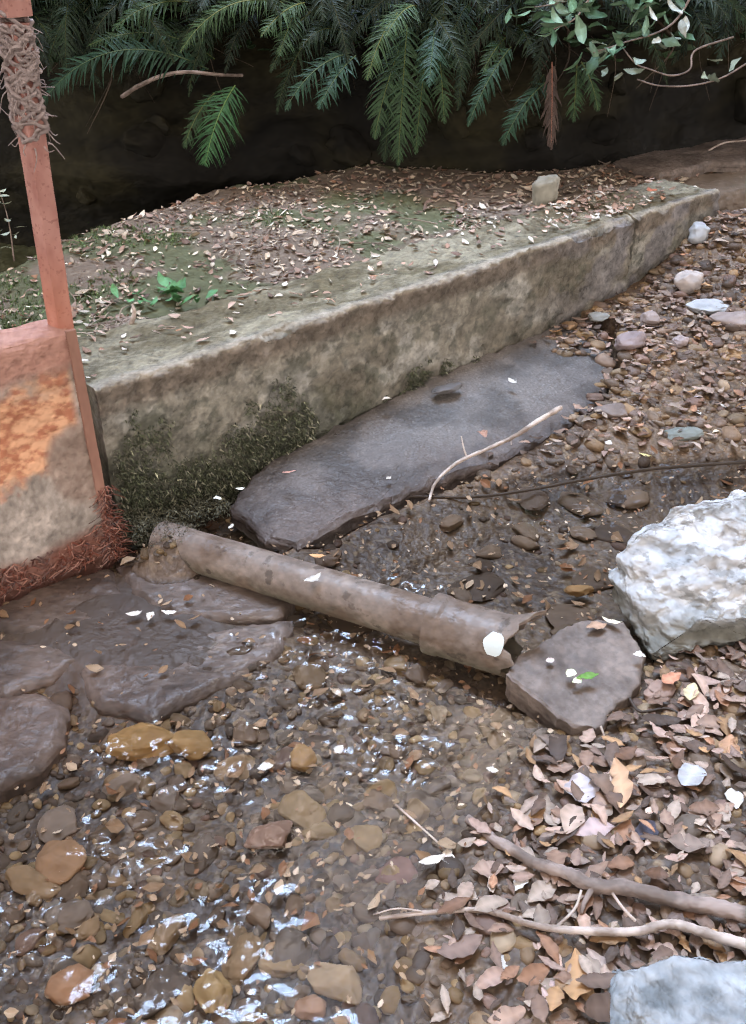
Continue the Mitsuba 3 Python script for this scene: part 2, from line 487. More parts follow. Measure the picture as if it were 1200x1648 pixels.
_apron_pg = Polygon([(-0.343, 2.103), (-0.147, 2.133), (0.073, 2.328), (0.327, 2.493), (0.627, 2.742), (0.777, 2.890), (0.905, 3.146), (0.959, 3.483), (0.8, 3.6), (0.0, 2.95), (-.5, 2.50)])
_H = np.where(shapely.contains_xy(_apron_pg, _gx.ravel(), _gy.ravel()).reshape(_gx.shape), np.minimum(_H, -.03), _H)
_da = shapely.distance(_pts, _apron_pg).reshape(_gx.shape)
_H = np.where((_da > 0) & (_da < .2) & (_gx > -.3), np.maximum(_H, .010 - _da * .30 + .012 * nz(_p3, 13, 3, 12)), _H)
_silt = np.clip(1.3 * np.exp(-(((_gx + .62) / .36) ** 2 + ((_gy - 1.80) / .26) ** 2)), 0, 1)
_H = np.where(_sd < .5, np.maximum(_H, -.09 + .175 * np.exp(-(((_gx + .55) / .13) ** 2 + ((_gy - 2.04) / .09) ** 2)) + .01 * nz(_p3, 14, 3, 8)), _H)
_H = np.where((_sd < 0) & (_H < 0), _H * (1 - _silt) + _silt * (-.008 + .006 * nz(_p3, 9, 3, 3)), _H)


def interp(A, x, y):
    fx = np.clip((np.asarray(x, float) - GX[0]) / 0.02, 0, len(GX) - 1.001)
    fy = np.clip((np.asarray(y, float) - GY[0]) / 0.02, 0, len(GY) - 1.001)
    i, j = fx.astype(int), fy.astype(int)
    u, v = fx - i, fy - j
    return A[i, j] * (1 - u) * (1 - v) + A[i + 1, j] * u * (1 - v) + A[i, j + 1] * (1 - u) * v + A[i + 1, j + 1] * u * v


def H(x, y):
    return interp(_H, x, y)



def SD(x, y):
    return interp(_sd, x, y)


v = np.stack([_gx, _gy, _H], -1).reshape(-1, 3)
_wallside = ((v[:, 0] - W0[0]) * WN[0] + (v[:, 1] - W0[1]) * WN[1] > 0.12) & (v[:, 0] < 1.35)
v[_wallside, 2] = -0.12
obj('stream_bed', (v, grid_faces(len(GX), len(GY))), 'm_bed', smooth=True, label='brown gravel stream bed rising into a wet gravel bank on the right', kind='structure')

# far ground all round
w = 60
fx, fy = np.linspace(-w, w, 61), np.linspace(-w, w, 61)
gx, gy = np.meshgrid(fx, fy, indexing='ij')
inside = (gx > -3.1) & (gx < 4.9) & (gy > -.5) & (gy < 7.9)
gz = np.where(inside, -0.5, 0.12 + 0.25 * nz(np.stack([gx, gy, gx * 0], -1), .3, 3))
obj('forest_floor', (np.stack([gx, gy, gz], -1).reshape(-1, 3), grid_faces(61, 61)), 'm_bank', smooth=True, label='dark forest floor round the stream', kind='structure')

# ------------------------------------------------------------------ water
wx = np.concatenate([np.arange(-1.75, -1.0, .03), np.arange(-1.0, .75, .005), np.arange(.75, 1.4, .01), np.arange(1.4, 2.6, .03)])
wy = np.concatenate([np.arange(-.55, .6, .03), np.arange(.6, 2.0, .005), np.arange(2.0, 2.7, .01), np.arange(2.7, 3.5, .03)])
gx, gy = np.meshgrid(wx, wy, indexing='ij')


def bump_at(x, y, cx, cy, rx, ry):
    return np.exp(-(((x - cx) / rx) ** 2 + ((y - cy) / ry) ** 2))


# where the water runs fast: under the pipe and down the lower left of the channel
amp = gx * 0
for (cx, cy), r_ in (((-0.354, 1.369), .085), ((-0.531, 1.369), .05), ((-0.490, 1.137), .065), ((-0.617, 1.013), .045), ((-0.573, 0.924), .04), ((-0.221, 1.000), .045), ((-0.354, 0.896), .065),
                     ((0.052, 1.369), .06), ((-0.068, 1.737), .11), ((0.107, 1.982), .05), ((-0.084, 1.525), .08), ((-0.268, 1.691), .07)):
    amp = np.maximum(amp, bump_at(gx, gy, cx, cy, r_ * 1.45, r_ * 1.1))
amp *= .45 + 1.1 * np.clip((meshkit.fbm(np.stack([gx * 16 + 3, gy * 18, gx * 0 + 2], -1), 2, 31) - .36) * 4, 0, 1)
amp = 1.95 * np.clip(amp, 0, 1.5) + .07 + .05 * bump_at(gx, gy, -.2, 1.2, .55, .6)
p3 = np.stack([gx, gy, gx * 0], -1)
rip = 0.0040 * nz(p3 * [1, 1.3, 1], 20, 2, 21) + 0.0019 * nz(p3 * [1, 1.2, 1], 58, 2, 22)
gz = 0.002 + 1.8 * amp * rip + 0.0006 * nz(p3, 7, 2, 24)
obj('water', (np.stack([gx, gy, gz], -1).reshape(-1, 3), grid_faces(len(wx), len(wy))), 'm_water', smooth=True, label='clear shallow stream water with bright sky glints', kind='structure')

# ------------------------------------------------------------------ concrete weir wall


def sweep_wall(s0, s1, zbot, ztop, thick, seed, lower_end=0.0):
    ds = 0.011
    ns = int((s1 - s0) / ds) + 1
    prof = []
    for z in np.arange(zbot, ztop - .012, 0.013):
        prof.append((0.0, z))
    prof += [(0.003, ztop - .006), (0.012, ztop)]
    for h in np.arange(.026, thick - .02, 0.014):
        prof.append((h, ztop))
    prof += [(thick - .008, ztop - .004), (thick, ztop - .016)]
    for z in np.arange(ztop - .05, zbot, -0.05):
        prof.append((thick, z))
    prof = np.array(prof)
    S = np.linspace(s0, s1, ns)
    sg, hg = np.meshgrid(S, prof[:, 0], indexing='ij')
    zg = np.broadcast_to(prof[:, 1], sg.shape).copy()
    q = np.stack([sg, hg, zg], -1)
    n1, n2, n3 = nz(q, 4.5, 3, seed), nz(q, 16, 3, seed + 1), nz(q, 55, 3, seed + 2)
    front = np.clip(1 - hg / .03, 0, 1)
    d = 0.018 * n1 + 0.011 * n2 + 0.010 * n3
    hg = hg + d * front + 0.02 * n2 * np.clip((hg - thick + .03) / .03, 0, 1)
    up = np.clip((zg - ztop + .03) / .03, 0, 1)
    worn = np.clip(hg / .06, 0, 1)
    chip = -0.050 * np.clip(nz(q * [1, .5, 0], 7, 3, seed + 5) - .05, 0, 1) * front * up * 2.0
    zg = zg + up * (chip + 0.010 * n1 * worn + 0.010 * n2 * (.4 + worn) + 0.005 * n3 - 0.020 * np.clip(1 - np.abs(hg - .16) / .09, 0, 1) * (0.5 + nz(q, 3, 2, seed + 4)))
    # leaning a little towards the bottom (battered face)
    v = wall_pt(sg, hg, zg).reshape(-1, 3)
    npf = len(prof)
    f = grid_faces(ns, npf)
    # end caps
    for k, order in ((0, 1), (ns - 1, -1)):
        ring = np.arange(npf) + k * npf
        c = v[ring].mean(0)
        ci = len(v)
        v = np.vstack([v, c])
        tri = np.stack([ring, np.roll(ring, -1), np.full(npf, ci)], 1)
        f = np.vstack([f, tri[:, ::order]])
    return v, f


wl = thing('concrete_wall', 'long weathered grey concrete weir wall, mossy at its left foot, running back to the right', 'wall')
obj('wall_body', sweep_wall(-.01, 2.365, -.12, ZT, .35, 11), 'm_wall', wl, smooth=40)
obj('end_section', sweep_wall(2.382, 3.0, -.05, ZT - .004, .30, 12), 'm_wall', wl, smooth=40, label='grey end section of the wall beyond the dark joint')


def tufts(points, normals, size, g, base, spread=.35, blades=4, droop=-.25):
    """little blades of moss: n points x blades triangles"""
    n = len(points) * blades
    p = np.repeat(points, blades, 0) + g.normal(size=(n, 3)) * size * .35
    d = unit(np.repeat(normals, blades, 0) + g.normal(size=(n, 3)) * spread + [0, 0, droop])
    side = unit(np.cross(d, g.normal(size=(n, 3))))
    L = size * g.uniform(.5, 1.4, n)[:, None]
    wv = L * g.uniform(.10, .22, n)[:, None]
    v = np.stack([p - side * wv, p + side * wv, p + d * L], 1).reshape(-1, 3)
    f = np.arange(3 * n).reshape(-1, 3)
    c = np.asarray(base)[None] * np.exp(g.normal(size=(n, 1)) * .45)
    c = np.repeat(c, 3, 0)
    c[2::3] *= 1.5
    return v, f, c


g = np.random.default_rng(21)
# moss on the lower left of the face
s_, z_ = g.uniform(0, 1.6, 11000), g.uniform(-.02, .38, 11000)
q = np.stack([s_, z_, z_ * 0], 1)
keep = (.37 - z_ - s_ * .19 + .24 * nz(q, 7, 3, 5)) > .05 + .14 * g.random(11000)
pts = wall_pt(s_[keep], -.012, z_[keep])
m1 = tufts(pts, np.tile([-WN[0], -WN[1], .3], (len(pts), 1)), .013, g, (.055, .062, .036), blades=5, spread=.7, droop=-.8)
m2 = tufts(pts[::2], np.tile([-WN[0], -WN[1], .1], (len(pts[::2]), 1)), .015, g, (.17, .165, .12), blades=2, spread=.8, droop=-.8)
tt_ = g.uniform(-.02, .30, 500)
zz = g.uniform(.0, .12, 500) * (1 - tt_ / .45)
pm = wall_pt(tt_, -.02 - g.uniform(.0, .09, 500) * (zz < .10), zz * .8)
m3 = tufts(pm, np.tile([-WN[0] * .6, -WN[1] * .6, .5], (500, 1)), .013, g, (.08, .078, .052), blades=5, spread=.9)
pe = np.array((-0.474, 2.054, 0.038)) + np.array([-.914, .386, 0]) * g.uniform(.02, .13, (160, 1))
an = g.uniform(.2, 2.9, 160)
pe = pe + .062 * np.stack([np.cos(an) * .386, np.cos(an) * .914, np.sin(an)], 1)
m4 = tufts(pe, np.stack([np.cos(an) * .386, np.cos(an) * .914, np.sin(an)], 1), .008, g, (.06, .054, .038), blades=3, spread=.9)
mv, mc = join([m1, m2, m3, m4])
obj('wall_moss', mv, 'm_tint', color=mc, label='dark green moss and root hair on the lower left of the concrete wall and round the buried pipe end', cat='moss', kind='stuff')

# ------------------------------------------------------------------ apron in front of the wall
apron = [(-0.295, 2.139), (-0.206, 2.103), (-0.148, 2.164), (-0.072, 2.245), (0.074, 2.345), (0.189, 2.434), (0.329, 2.512), (0.500, 2.633), (0.631, 2.764), (0.771, 2.914),
         (0.882, 3.146), (0.928, 3.419), (0.876, 3.583), (0.75, 3.52), (0.05, 2.87), (-.35, 2.50), (-.42, 2.30)]
av, af = slab(apron, 0.02, .06, 31, jag=.020, bevel=.014, relief=.004, edge=.02)
hh = (av[:, 0] - W0[0]) * WN[0] + (av[:, 1] - W0[1]) * WN[1]
ss = (av[:, 0] - W0[0]) * WD[0] + (av[:, 1] - W0[1]) * WD[1]
av[:, 2] += np.interp(hh, [-.55, 0], [0.0, .10]) * np.clip(ss / 1.2, .25, 1.0) - .006
obj('concrete_apron', (av, af), 'm_apron', smooth=35, label='dark grey concrete apron sloping from the wall foot to the water', cat='apron')

# ------------------------------------------------------------------ pillar, post, roots
pw, ph, pd = 0.75, 0.650, 0.13
ny, nzv = 80, 80
E_, Z_ = np.meshgrid(np.linspace(-.0, pw, 76), np.linspace(-.12, ph, 78), indexing='ij')


def pillar_pt(e, gg, z):
    e, gg, z = np.broadcast_arrays(np.asarray(e, float), np.asarray(gg, float), np.asarray(z, float))
    return np.stack([K0[0] + e * KE[0] + gg * KG[0], K0[1] + e * KE[1] + gg * KG[1], z], -1)


bm = trimesh.creation.box((pw, pd, ph + .12))
bm = trimesh.Trimesh(*trimesh.remesh.subdivide_to_size(bm.vertices, bm.faces, .024), process=True)
bv = np.array(bm.vertices) + [pw / 2, pd / 2, (ph - .12) / 2]
# round the edges
ctr = np.array([pw / 2, pd / 2, (ph - .12) / 2])
half = np.array([pw / 2, pd / 2, (ph + .12) / 2])
core = np.clip(bv - ctr, -(half - .022), half - .022)
bv = ctr + core + unit(bv - ctr - core) * np.minimum(np.linalg.norm(bv - ctr - core, axis=1, keepdims=True), .022)
bulge = .018 * np.exp(-((bv[:, 2] - .14) / .13) ** 2 - ((bv[:, 0] - .16) / .16) ** 2) - .012 * np.exp(-((bv[:, 2] - .42) / .1) ** 2 - ((bv[:, 0] - .2) / .13) ** 2)
bv[:, 1] -= bulge * np.clip(1 - bv[:, 1] / .05, 0, 1)
bv += np.stack([nz(bv, 18, 3, 41 + k) for k in range(3)], 1) * .006 + np.stack([nz(bv, 60, 2, 44 + k) for k in range(3)], 1) * .0035
bv = pillar_pt(bv[:, 0], bv[:, 1], bv[:, 2])
pil = thing('concrete_pillar', 'concrete pillar stained orange and rust red at the left end of the wall', 'pillar')
obj('block', (bv, np.array(bm.faces)), 'm_pillar', pil, smooth=40)


def bar(p0, p1, wx_, wy_, yaw, r=.006, seg=24, seed=0, wob=.001):
    """a square bar with rounded corners from p0 to p1"""
    c = []
    for sx, sy, a0 in ((1, 1, 0), (-1, 1, 90), (-1, -1, 180), (1, -1, 270)):
        for a in (0, 45, 90):
            t = math.radians(a0 + a)
            c.append((sx * (wx_ / 2 - r) + r * math.cos(t), sy * (wy_ / 2 - r) + r * math.sin(t)))
    c = np.array(c) @ np.array([[math.cos(yaw), math.sin(yaw)], [-math.sin(yaw), math.cos(yaw)]])
    n = len(c)
    t = np.linspace(0, 1, seg)
    ax = np.asarray(p0)[None] * (1 - t)[:, None] + np.asarray(p1)[None] * t[:, None]
    v = (ax[:, None] + np.column_stack([c, np.zeros(n)])[None]).reshape(-1, 3)
    v[:, :2] += wob * np.stack([nz(v, 14, 2, seed), nz(v, 14, 2, seed + 1)], 1)
    f = grid_faces(seg, n, True)
    v = np.vstack([v, ax[:1], ax[-1:]])
    e = np.arange(n)
    f = np.vstack([f, np.stack([(e + 1) % n, e, e * 0 + len(v) - 2], 1), np.stack([(seg - 1) * n + e, (seg - 1) * n + (e + 1) % n, e * 0 + len(v) - 1], 1)])
    return v, f


PB, PT = np.array([-0.760, 2.150, .63]), np.array([-0.735, 2.150, 1.30])
post = thing('iron_post', 'reddish rusty square iron post with rope wound round its top', 'post')
obj('shaft', bar(PB, PT, .046, .046, math.radians(52), seed=3), 'm_rust', post, smooth=35)
obj('cap', bar(PT + [0, 0, .012], PT + [.002, 0, .11], .060, .060, math.radians(52), r=.008, seg=6, seed=5), 'm_rust', post, smooth=35, label='wider pinkish red collar at the top of the post')
mesh_ = []
gr = np.random.default_rng(4)
for k in range(34):                                       # turns of rope, uneven and frayed
    zc = 1.10 + .006 * k
    a0 = gr.uniform(0, 6.28)
    pts = []
    for a in np.linspace(0, 6.6, 22):
        rr = .031 + .003 * gr.normal()
        pts.append((PB[0] + (PT[0] - PB[0]) * (zc - .63) / .67 + rr * math.cos(a + a0), PB[1] + rr * math.sin(a + a0), zc + .026 * math.sin(a - .4) + .004 * a / 6.6 + .004 * gr.normal()))
    v, f = tube(pts, .0052, .0035, n=60, sides=6, rough=.4, seed=k)
    mesh_.append((v, f, v * 0))
for k in range(60):
    a, zc = gr.uniform(0, 6.28), gr.uniform(1.06, 1.30)
    b0 = np.array([-.742 + .034 * math.cos(a), 2.15 + .034 * math.sin(a), zc])
    v, f = tube([b0, b0 + [.012 * math.cos(a), .012 * math.sin(a), -.02 * gr.random()], b0 + [.018 * math.cos(a) + .01 * gr.normal(), .018 * math.sin(a), -.05 * gr.random()]], .0016, .0006, n=6, sides=4)
    mesh_.append((v, f, v * 0))
(mv, mc) = join(mesh_)
obj('rope_wrapping', mv, 'm_rope', post, smooth=40, label='frayed grey rope wound below the collar')

# iron angle bar running down the right corner of the pillar
strip = bar(pillar_pt(.012, -.004, .12), pillar_pt(.012, -.004, .655), .026, .012, math.atan2(KE[1], KE[0]), r=.004, seed=9)
obj('corner_bar', strip, 'm_brown_iron', pil, smooth=35, label='brown iron strip down the right corner')

# reddish roots hanging along the foot of the pillar
gr = np.random.default_rng(15)
mesh_ = []
for k in range(950):
    e = gr.uniform(-.03, .42)
    if k < 420:
        e, z0 = gr.normal(.006, .007), .22 * gr.random() ** 2
    else:
        z0 = gr.uniform(-.01, .075) + .03 * (e < .06) + .015
    p0 = pillar_pt(e, -.004 - .012 * gr.random(), z0)
    d = np.array([KE[0], KE[1], 0]) * gr.normal() * .022 + np.array([-KG[0], -KG[1], 0]) * gr.uniform(0, .008) + [0, 0, -gr.uniform(.004, .026)]
    mid = p0 + d * .5 + gr.normal(size=3) * .005
    v, f = tube([p0, mid, p0 + d], .0017 * gr.uniform(.5, 1.6), .0009, n=5, sides=4)
    col = np.array([[.13, .04, .025], [.19, .065, .042], [.07, .024, .016], [.30, .15, .11]][gr.integers(4)])
    mesh_.append((v, f, np.tile(col * gr.uniform(.6, 1.3), (len(v), 1))))
mv, mc = join(mesh_)
obj('red_roots', mv, 'm_wet', color=mc, label='matted reddish brown roots along the foot of the stained pillar', cat='roots', kind='stuff')

# ------------------------------------------------------------------ the pipe
A, B = np.array((-0.474, 2.054, 0.038)), np.array((0.344, 1.641, 0.052))
ax = unit(B - A)
LEN = np.linalg.norm(B - A)
sx = unit(np.cross(ax, [0, 0, 1]))
sz = np.cross(sx, ax)


def pipe_shell(t0, t1, r, thick, end_fn=None, seed=0, nt=40, nth=40, flare=None, r_fn=None):
    th = np.arange(nth) / nth * 2 * np.pi
    layers = []
    T_ = np.linspace(t0, t1, nt)
    for inner in (0, 1):
        for t in (T_ if not inner else T_[::-1]):
            tt = np.full(nth, t)
            if end_fn is not None:
                k = np.clip((t - (t1 - .10)) / .10, 0, 1)
                tt = tt + k * end_fn(th)
            rr = np.full(nth, r - thick * inner)
            if r_fn is not None:
                rr = rr + r_fn(t)
            if flare is not None:
                rr = rr + flare(th, tt)
            q = np.stack([np.cos(th), np.sin(th), tt * 3], 1)
            rr = rr * (1 + .02 * nz(q, 1.5, 2, seed)) + .0012 * nz(q * [3, 3, 6], 4, 2, seed + 1)
            layers.append(A + tt[:, None] * ax + rr[:, None] * (np.cos(th)[:, None] * sx + np.sin(th)[:, None] * sz))
    v = np.vstack(layers)
    f = grid_faces(len(layers), nth, True)
    lastring = np.arange(nth) + (len(layers) - 1) * nth
    f = np.vstack([f, np.stack([lastring, np.roll(lastring, -1), np.roll(np.arange(nth), -1)], 1), np.stack([lastring, np.roll(np.arange(nth), -1), np.arange(nth)], 1)])
    return v, f


def broken_end(th):
    up = np.exp(-((np.angle(np.exp(1j * (th - 1.75)))) / .55) ** 2)
    return .050 * up - .02 + .014 * np.sin(3 * th + 1) + .010 * np.sin(7 * th) + .005 * np.sin(17 * th)


def lip(th, tt):
    up = np.exp(-((np.angle(np.exp(1j * (th - 1.7)))) / .6) ** 2)
    return .034 * up * np.clip((tt - (LEN - .06)) / .08, 0, 1.2) ** 1.5


pp = thing('drain_pipe', 'grey brown drain pipe lying across the stream with a broken open end', 'pipe')
obj('barrel', pipe_shell(-.12, LEN - .20, .057, .006, seed=2), 'm_pipe', pp, smooth=40)
obj('collar', pipe_shell(LEN - .225, LEN, .072, .009, broken_end, 5, flare=lip, r_fn=lambda t: .004 * (abs(t - (LEN - .212)) < .016)), 'm_pipe', pp, smooth=40, label='wider collar at the open end with a torn lip')
# white mark on the collar: a patch hugging the curve
th = np.linspace(2.12 + math.pi - 3.14 - 0.0, 2.9, 12)
# angle 0 = +sx; the camera sees the side where sz and -y lie
tt = np.linspace(-1, 1, 7)
side = 1 if sx[1] < 0 else -1
ths = np.linspace(.30, 1.02, 10)
ths = ths if side > 0 else math.pi - ths
tg, hg = np.meshgrid(tt, ths, indexing='ij')
jit = .004 * nz(np.stack([tg * 40, hg * 3, tg * 0], -1), 1.5, 2, 3)
tg = LEN - .048 + .023 * tg * np.sqrt(np.clip(1.02 - ((hg - hg.mean()) / .40) ** 2, .05, 1))
v = (A + (tg + jit)[..., None] * ax + .0765 * (np.cos(hg)[..., None] * sx + np.sin(hg)[..., None] * sz)).reshape(-1, 3)
obj('white_patch', (v, grid_faces(7, 10)), 'm_pipe_mark', pp, smooth=True, label='white patch on the collar')

# ------------------------------------------------------------------ big stones


def chiselled(points, seed, sub_edge=.014, rough=.01, fine=.004, steps=0.0):
    h = trimesh.convex.convex_hull(np.asarray(points, float))
    vv, ff = trimesh.remesh.subdivide_to_size(h.vertices, h.faces, sub_edge)
    m = trimesh.Trimesh(vv, ff, process=True)
    trimesh.smoothing.filter_taubin(m, iterations=4)
    v = np.array(m.vertices)
    n = np.array(m.vertex_normals)
    c = v.mean(0)
    d = rough * nz(v, 9, 3, seed) + rough * .6 * (np.abs(nz(v, 17, 3, seed + 1)) - .3) + fine * nz(v, 50, 3, seed + 2)
    if steps:                                             # ledges: quantised layers
        k = (v[:, 2] + .03 * nz(v, 6, 2, seed + 4)) / steps
        d = d + .35 * steps * (np.abs((k % 1) - .5) * 2 - .5)
    return v + n * d[:, None], np.array(m.faces)


white_pts = [(0.587, 1.868, 0.100), (0.608, 1.869, 0.170), (0.739, 1.938, 0.245), (0.788, 1.935, 0.265), (0.875, 1.950, 0.290), (0.926, 1.914, 0.300), (1.16, 2.04, .28), (1.2, 1.86, .22),
             (1.12, 1.74, .05), (1.1, 1.72, -.05), (0.701, 1.665, 0.000), (0.660, 1.658, 0.030), (0.641, 1.746, 0.080), (.70, 1.68, -.05), (.66, 1.82, -.05), (.8, 2.05, -.05), (1.1, 2.1, -.05), (0.647, 1.780, 0.100),
             (0.764, 1.675, 0.110), (0.884, 1.696, 0.120)]
obj('white_boulder', chiselled(white_pts, 51, rough=.030, fine=.012, steps=.05), 'm_white_rock', smooth=32, label='big whitish rough boulder standing in the water at the right edge', cat='boulder')
low_pts = [(0.356, 0.837, 0.030), (0.395, 0.837, 0.100), (0.484, 0.837, 0.125), (0.587, 0.831, 0.130), (0.564, 0.719, 0.140), (0.433, 0.724, 0.130), (0.370, 0.761, 0.060), (.30, .70, .0), (.75, .66, .1), (.34, .82, -.05), (.72, .92, -.03), (.72, .6, -.05), (0.377, 0.881, -0.030)]
obj('pale_boulder', chiselled(low_pts, 57, rough=.018, fine=.008), 'm_blue_rock', smooth=32, label='pale grey blue boulder among dead leaves in the bottom right corner', cat='boulder')

flat = [(0.305, 1.565), (0.341, 1.628), (0.436, 1.707), (0.519, 1.754), (0.597, 1.735), (0.632, 1.634), (0.598, 1.551), (0.542, 1.483), (0.482, 1.414), (0.437, 1.419), (0.379, 1.478)]
obj('flat_slab_stone', slab(flat, .044, .07, 61, jag=.011, bevel=.005, relief=.004, edge=.012, tilt=(-.02, .09)), 'm_slate', smooth=32, label='flat brown slab of stone under the broken end of the pipe', cat='stone slab')

# flat silted stones in the water on the left
for poly, zt, lab in (
    ([(-0.929, 1.544), (-0.843, 1.560), (-0.766, 1.573), (-0.687, 1.525), (-0.672, 1.422), (-0.709, 1.340), (-0.756, 1.298), (-0.831, 1.278)], .006, 'reddish brown flat stone at the left edge below the others'),
    ([(-1.018, 1.783), (-0.885, 1.755), (-0.765, 1.737), (-0.699, 1.674), (-0.763, 1.601), (-0.843, 1.560), (-0.937, 1.564)], .002, 'flat brown silted stone at the left edge under the pillar'),
    ([(-0.638, 1.807), (-0.419, 1.802), (-0.205, 1.844), (-0.219, 1.725), (-0.307, 1.637), (-0.385, 1.575), (-0.483, 1.496), (-0.630, 1.529), (-0.704, 1.637)], -.004, 'wide smooth brown stone lying under the water left of the pipe'),
    ([(-0.695, 2.058), (-0.528, 2.072), (-0.336, 2.029), (-0.202, 1.921), (-0.228, 1.844), (-0.360, 1.827), (-0.520, 1.844), (-0.634, 1.934)], .010, 'smooth brown silt covered stone beside the buried end of the pipe'),
    ([(-0.954, 1.895), (-0.848, 2.001), (-0.712, 2.058), (-0.650, 1.934), (-0.646, 1.844), (-0.752, 1.771), (-0.911, 1.788), (-1.011, 1.807), (-1.029, 1.856)], .0, 'grey brown flat stone at the foot of the red roots'),
):
    obj('flat_stream_stone', slab(poly, zt - .011, .06, 70 + int(abs(zt) * 1000), jag=.012, bevel=.016, relief=.005, edge=.02), 'm_silt_stone', smooth=40, label=lab, cat='stone')

# ------------------------------------------------------------------ the silt platform behind the wall and the dark bank
plat = Polygon([(-1.75, 2.2), (-1.55, 2.9), (-1.350, 3.365), (-1.292, 3.566), (-1.224, 3.753), (-1.060, 4.024), (-0.848, 4.340), (-0.593, 4.592), (-0.306, 4.765), (-0.125, 4.870),
                (0.2, 5.6), (2.4, 5.9), (4.4, 5.6), (4.4, 5.2), (2.2, 4.85), (1.55, 4.4), (1.2, 4.0), (-.7, 2.3)])
px_, py_ = np.arange(-3, 4.6, .022), np.arange(2.1, 6.4, .022)
gx, gy = np.meshgrid(px_, py_, indexing='ij')
shapely.prepare(plat)
ins = shapely.contains_xy(plat, gx.ravel(), gy.ravel())
dd = shapely.distance(shapely.points(gx.ravel(), gy.ravel()), plat.exterior)
sdp = np.where(ins, dd, -dd).reshape(gx.shape)
p3 = np.stack([gx, gy, gx * 0], -1)
hw = (gx - W0[0]) * WN[0] + (gy - W0[1]) * WN[1]
sw = (gx - W0[0]) * WD[0] + (gy - W0[1]) * WD[1]
PZ = .405 + .025 * nz(p3, 2.2, 3, 61) + .012 * nz(p3, 11, 3, 62) + .006 * nz(p3, 40, 2, 63)
PZ = PZ - .5 * np.clip(-(sdp + .04 * nz(p3, 5, 3, 64)) / .16, 0, 1) ** 1.3
PZ = PZ - .012 * np.clip(1 - np.abs(hw - .35) / .1, 0, 1) - .02


def PH(x, y):
    fx_ = np.clip((np.asarray(x, float) - px_[0]) / .022, 0, len(px_) - 1.001)
    fy_ = np.clip((np.asarray(y, float) - py_[0]) / .022, 0, len(py_) - 1.001)
    i, j = fx_.astype(int), fy_.astype(int)
    u, v_ = fx_ - i, fy_ - j
    return PZ[i, j] * (1 - u) * (1 - v_) + PZ[i + 1, j] * u * (1 - v_) + PZ[i, j + 1] * (1 - u) * v_ + PZ[i + 1, j + 1] * u * v_


f = grid_faces(len(px_), len(py_))
ok = ((hw > .17) | ((sw > 3.0) & (sdp > -.2))).ravel()
f = f[ok[f].all(1)]
obj('silt_terrace', (np.stack([gx, gy, PZ], -1).reshape(-1, 3), f), 'm_platform', smooth=True, label='flat silt terrace behind the wall strewn with dead leaves', kind='structure')

bx = np.linspace(-6, 7, 190)
prof = np.array([(.35, -.25), (.22, .12), (.10, .34), (.12, .48), (.20, .62), (.24, .78), (.16, .9), (.0, 1.0), (-.06, 1.12), (.0, 1.28), (.2, 1.5), (.6, 1.85), (1.3, 2.4), (2.6, 3.1), (5, 3.9), (9, 4.6), (16, 5)])
pt = np.linspace(0, len(prof) - 1, 120)
prf = np.stack([np.interp(pt, np.arange(len(prof)), prof[:, k]) for k in (0, 1)], 1)
yb = np.interp(bx, [-6, -2.2, -1.4, -.8, -.3, 0, .9, 1.5, 2.2, 3, 7], [5.6, 5.0, 4.75, 4.85, 4.85, 4.82, 4.72, 5.0, 5.45, 5.9, 7.5])
by_ = yb[:, None] + prf[None, :, 0]
bz_ = np.broadcast_to(prf[None, :, 1], by_.shape)
bv = np.stack([np.broadcast_to(bx[:, None], by_.shape), by_, bz_], -1)
n0 = nz(bv, 1.6, 4, 71)
n1 = nz(bv, 6, 3, 72)
bulge = .22 * np.exp(-((bv[..., 0] + 1.0) / .5) ** 2 - ((bv[..., 2] - .42) / .22) ** 2)
bv = bv + np.stack([n0 * 0, -.16 * np.abs(n0) - .06 * n1 - bulge + .03, .06 * n1 + .03 * nz(bv, 14, 2, 73)], -1)
obj('earth_bank', (bv.reshape(-1, 3), grid_faces(len(bx), 120)[:, ::-1]), 'm_bank', smooth=True, label='dark shaded earth bank behind the terrace', kind='structure')


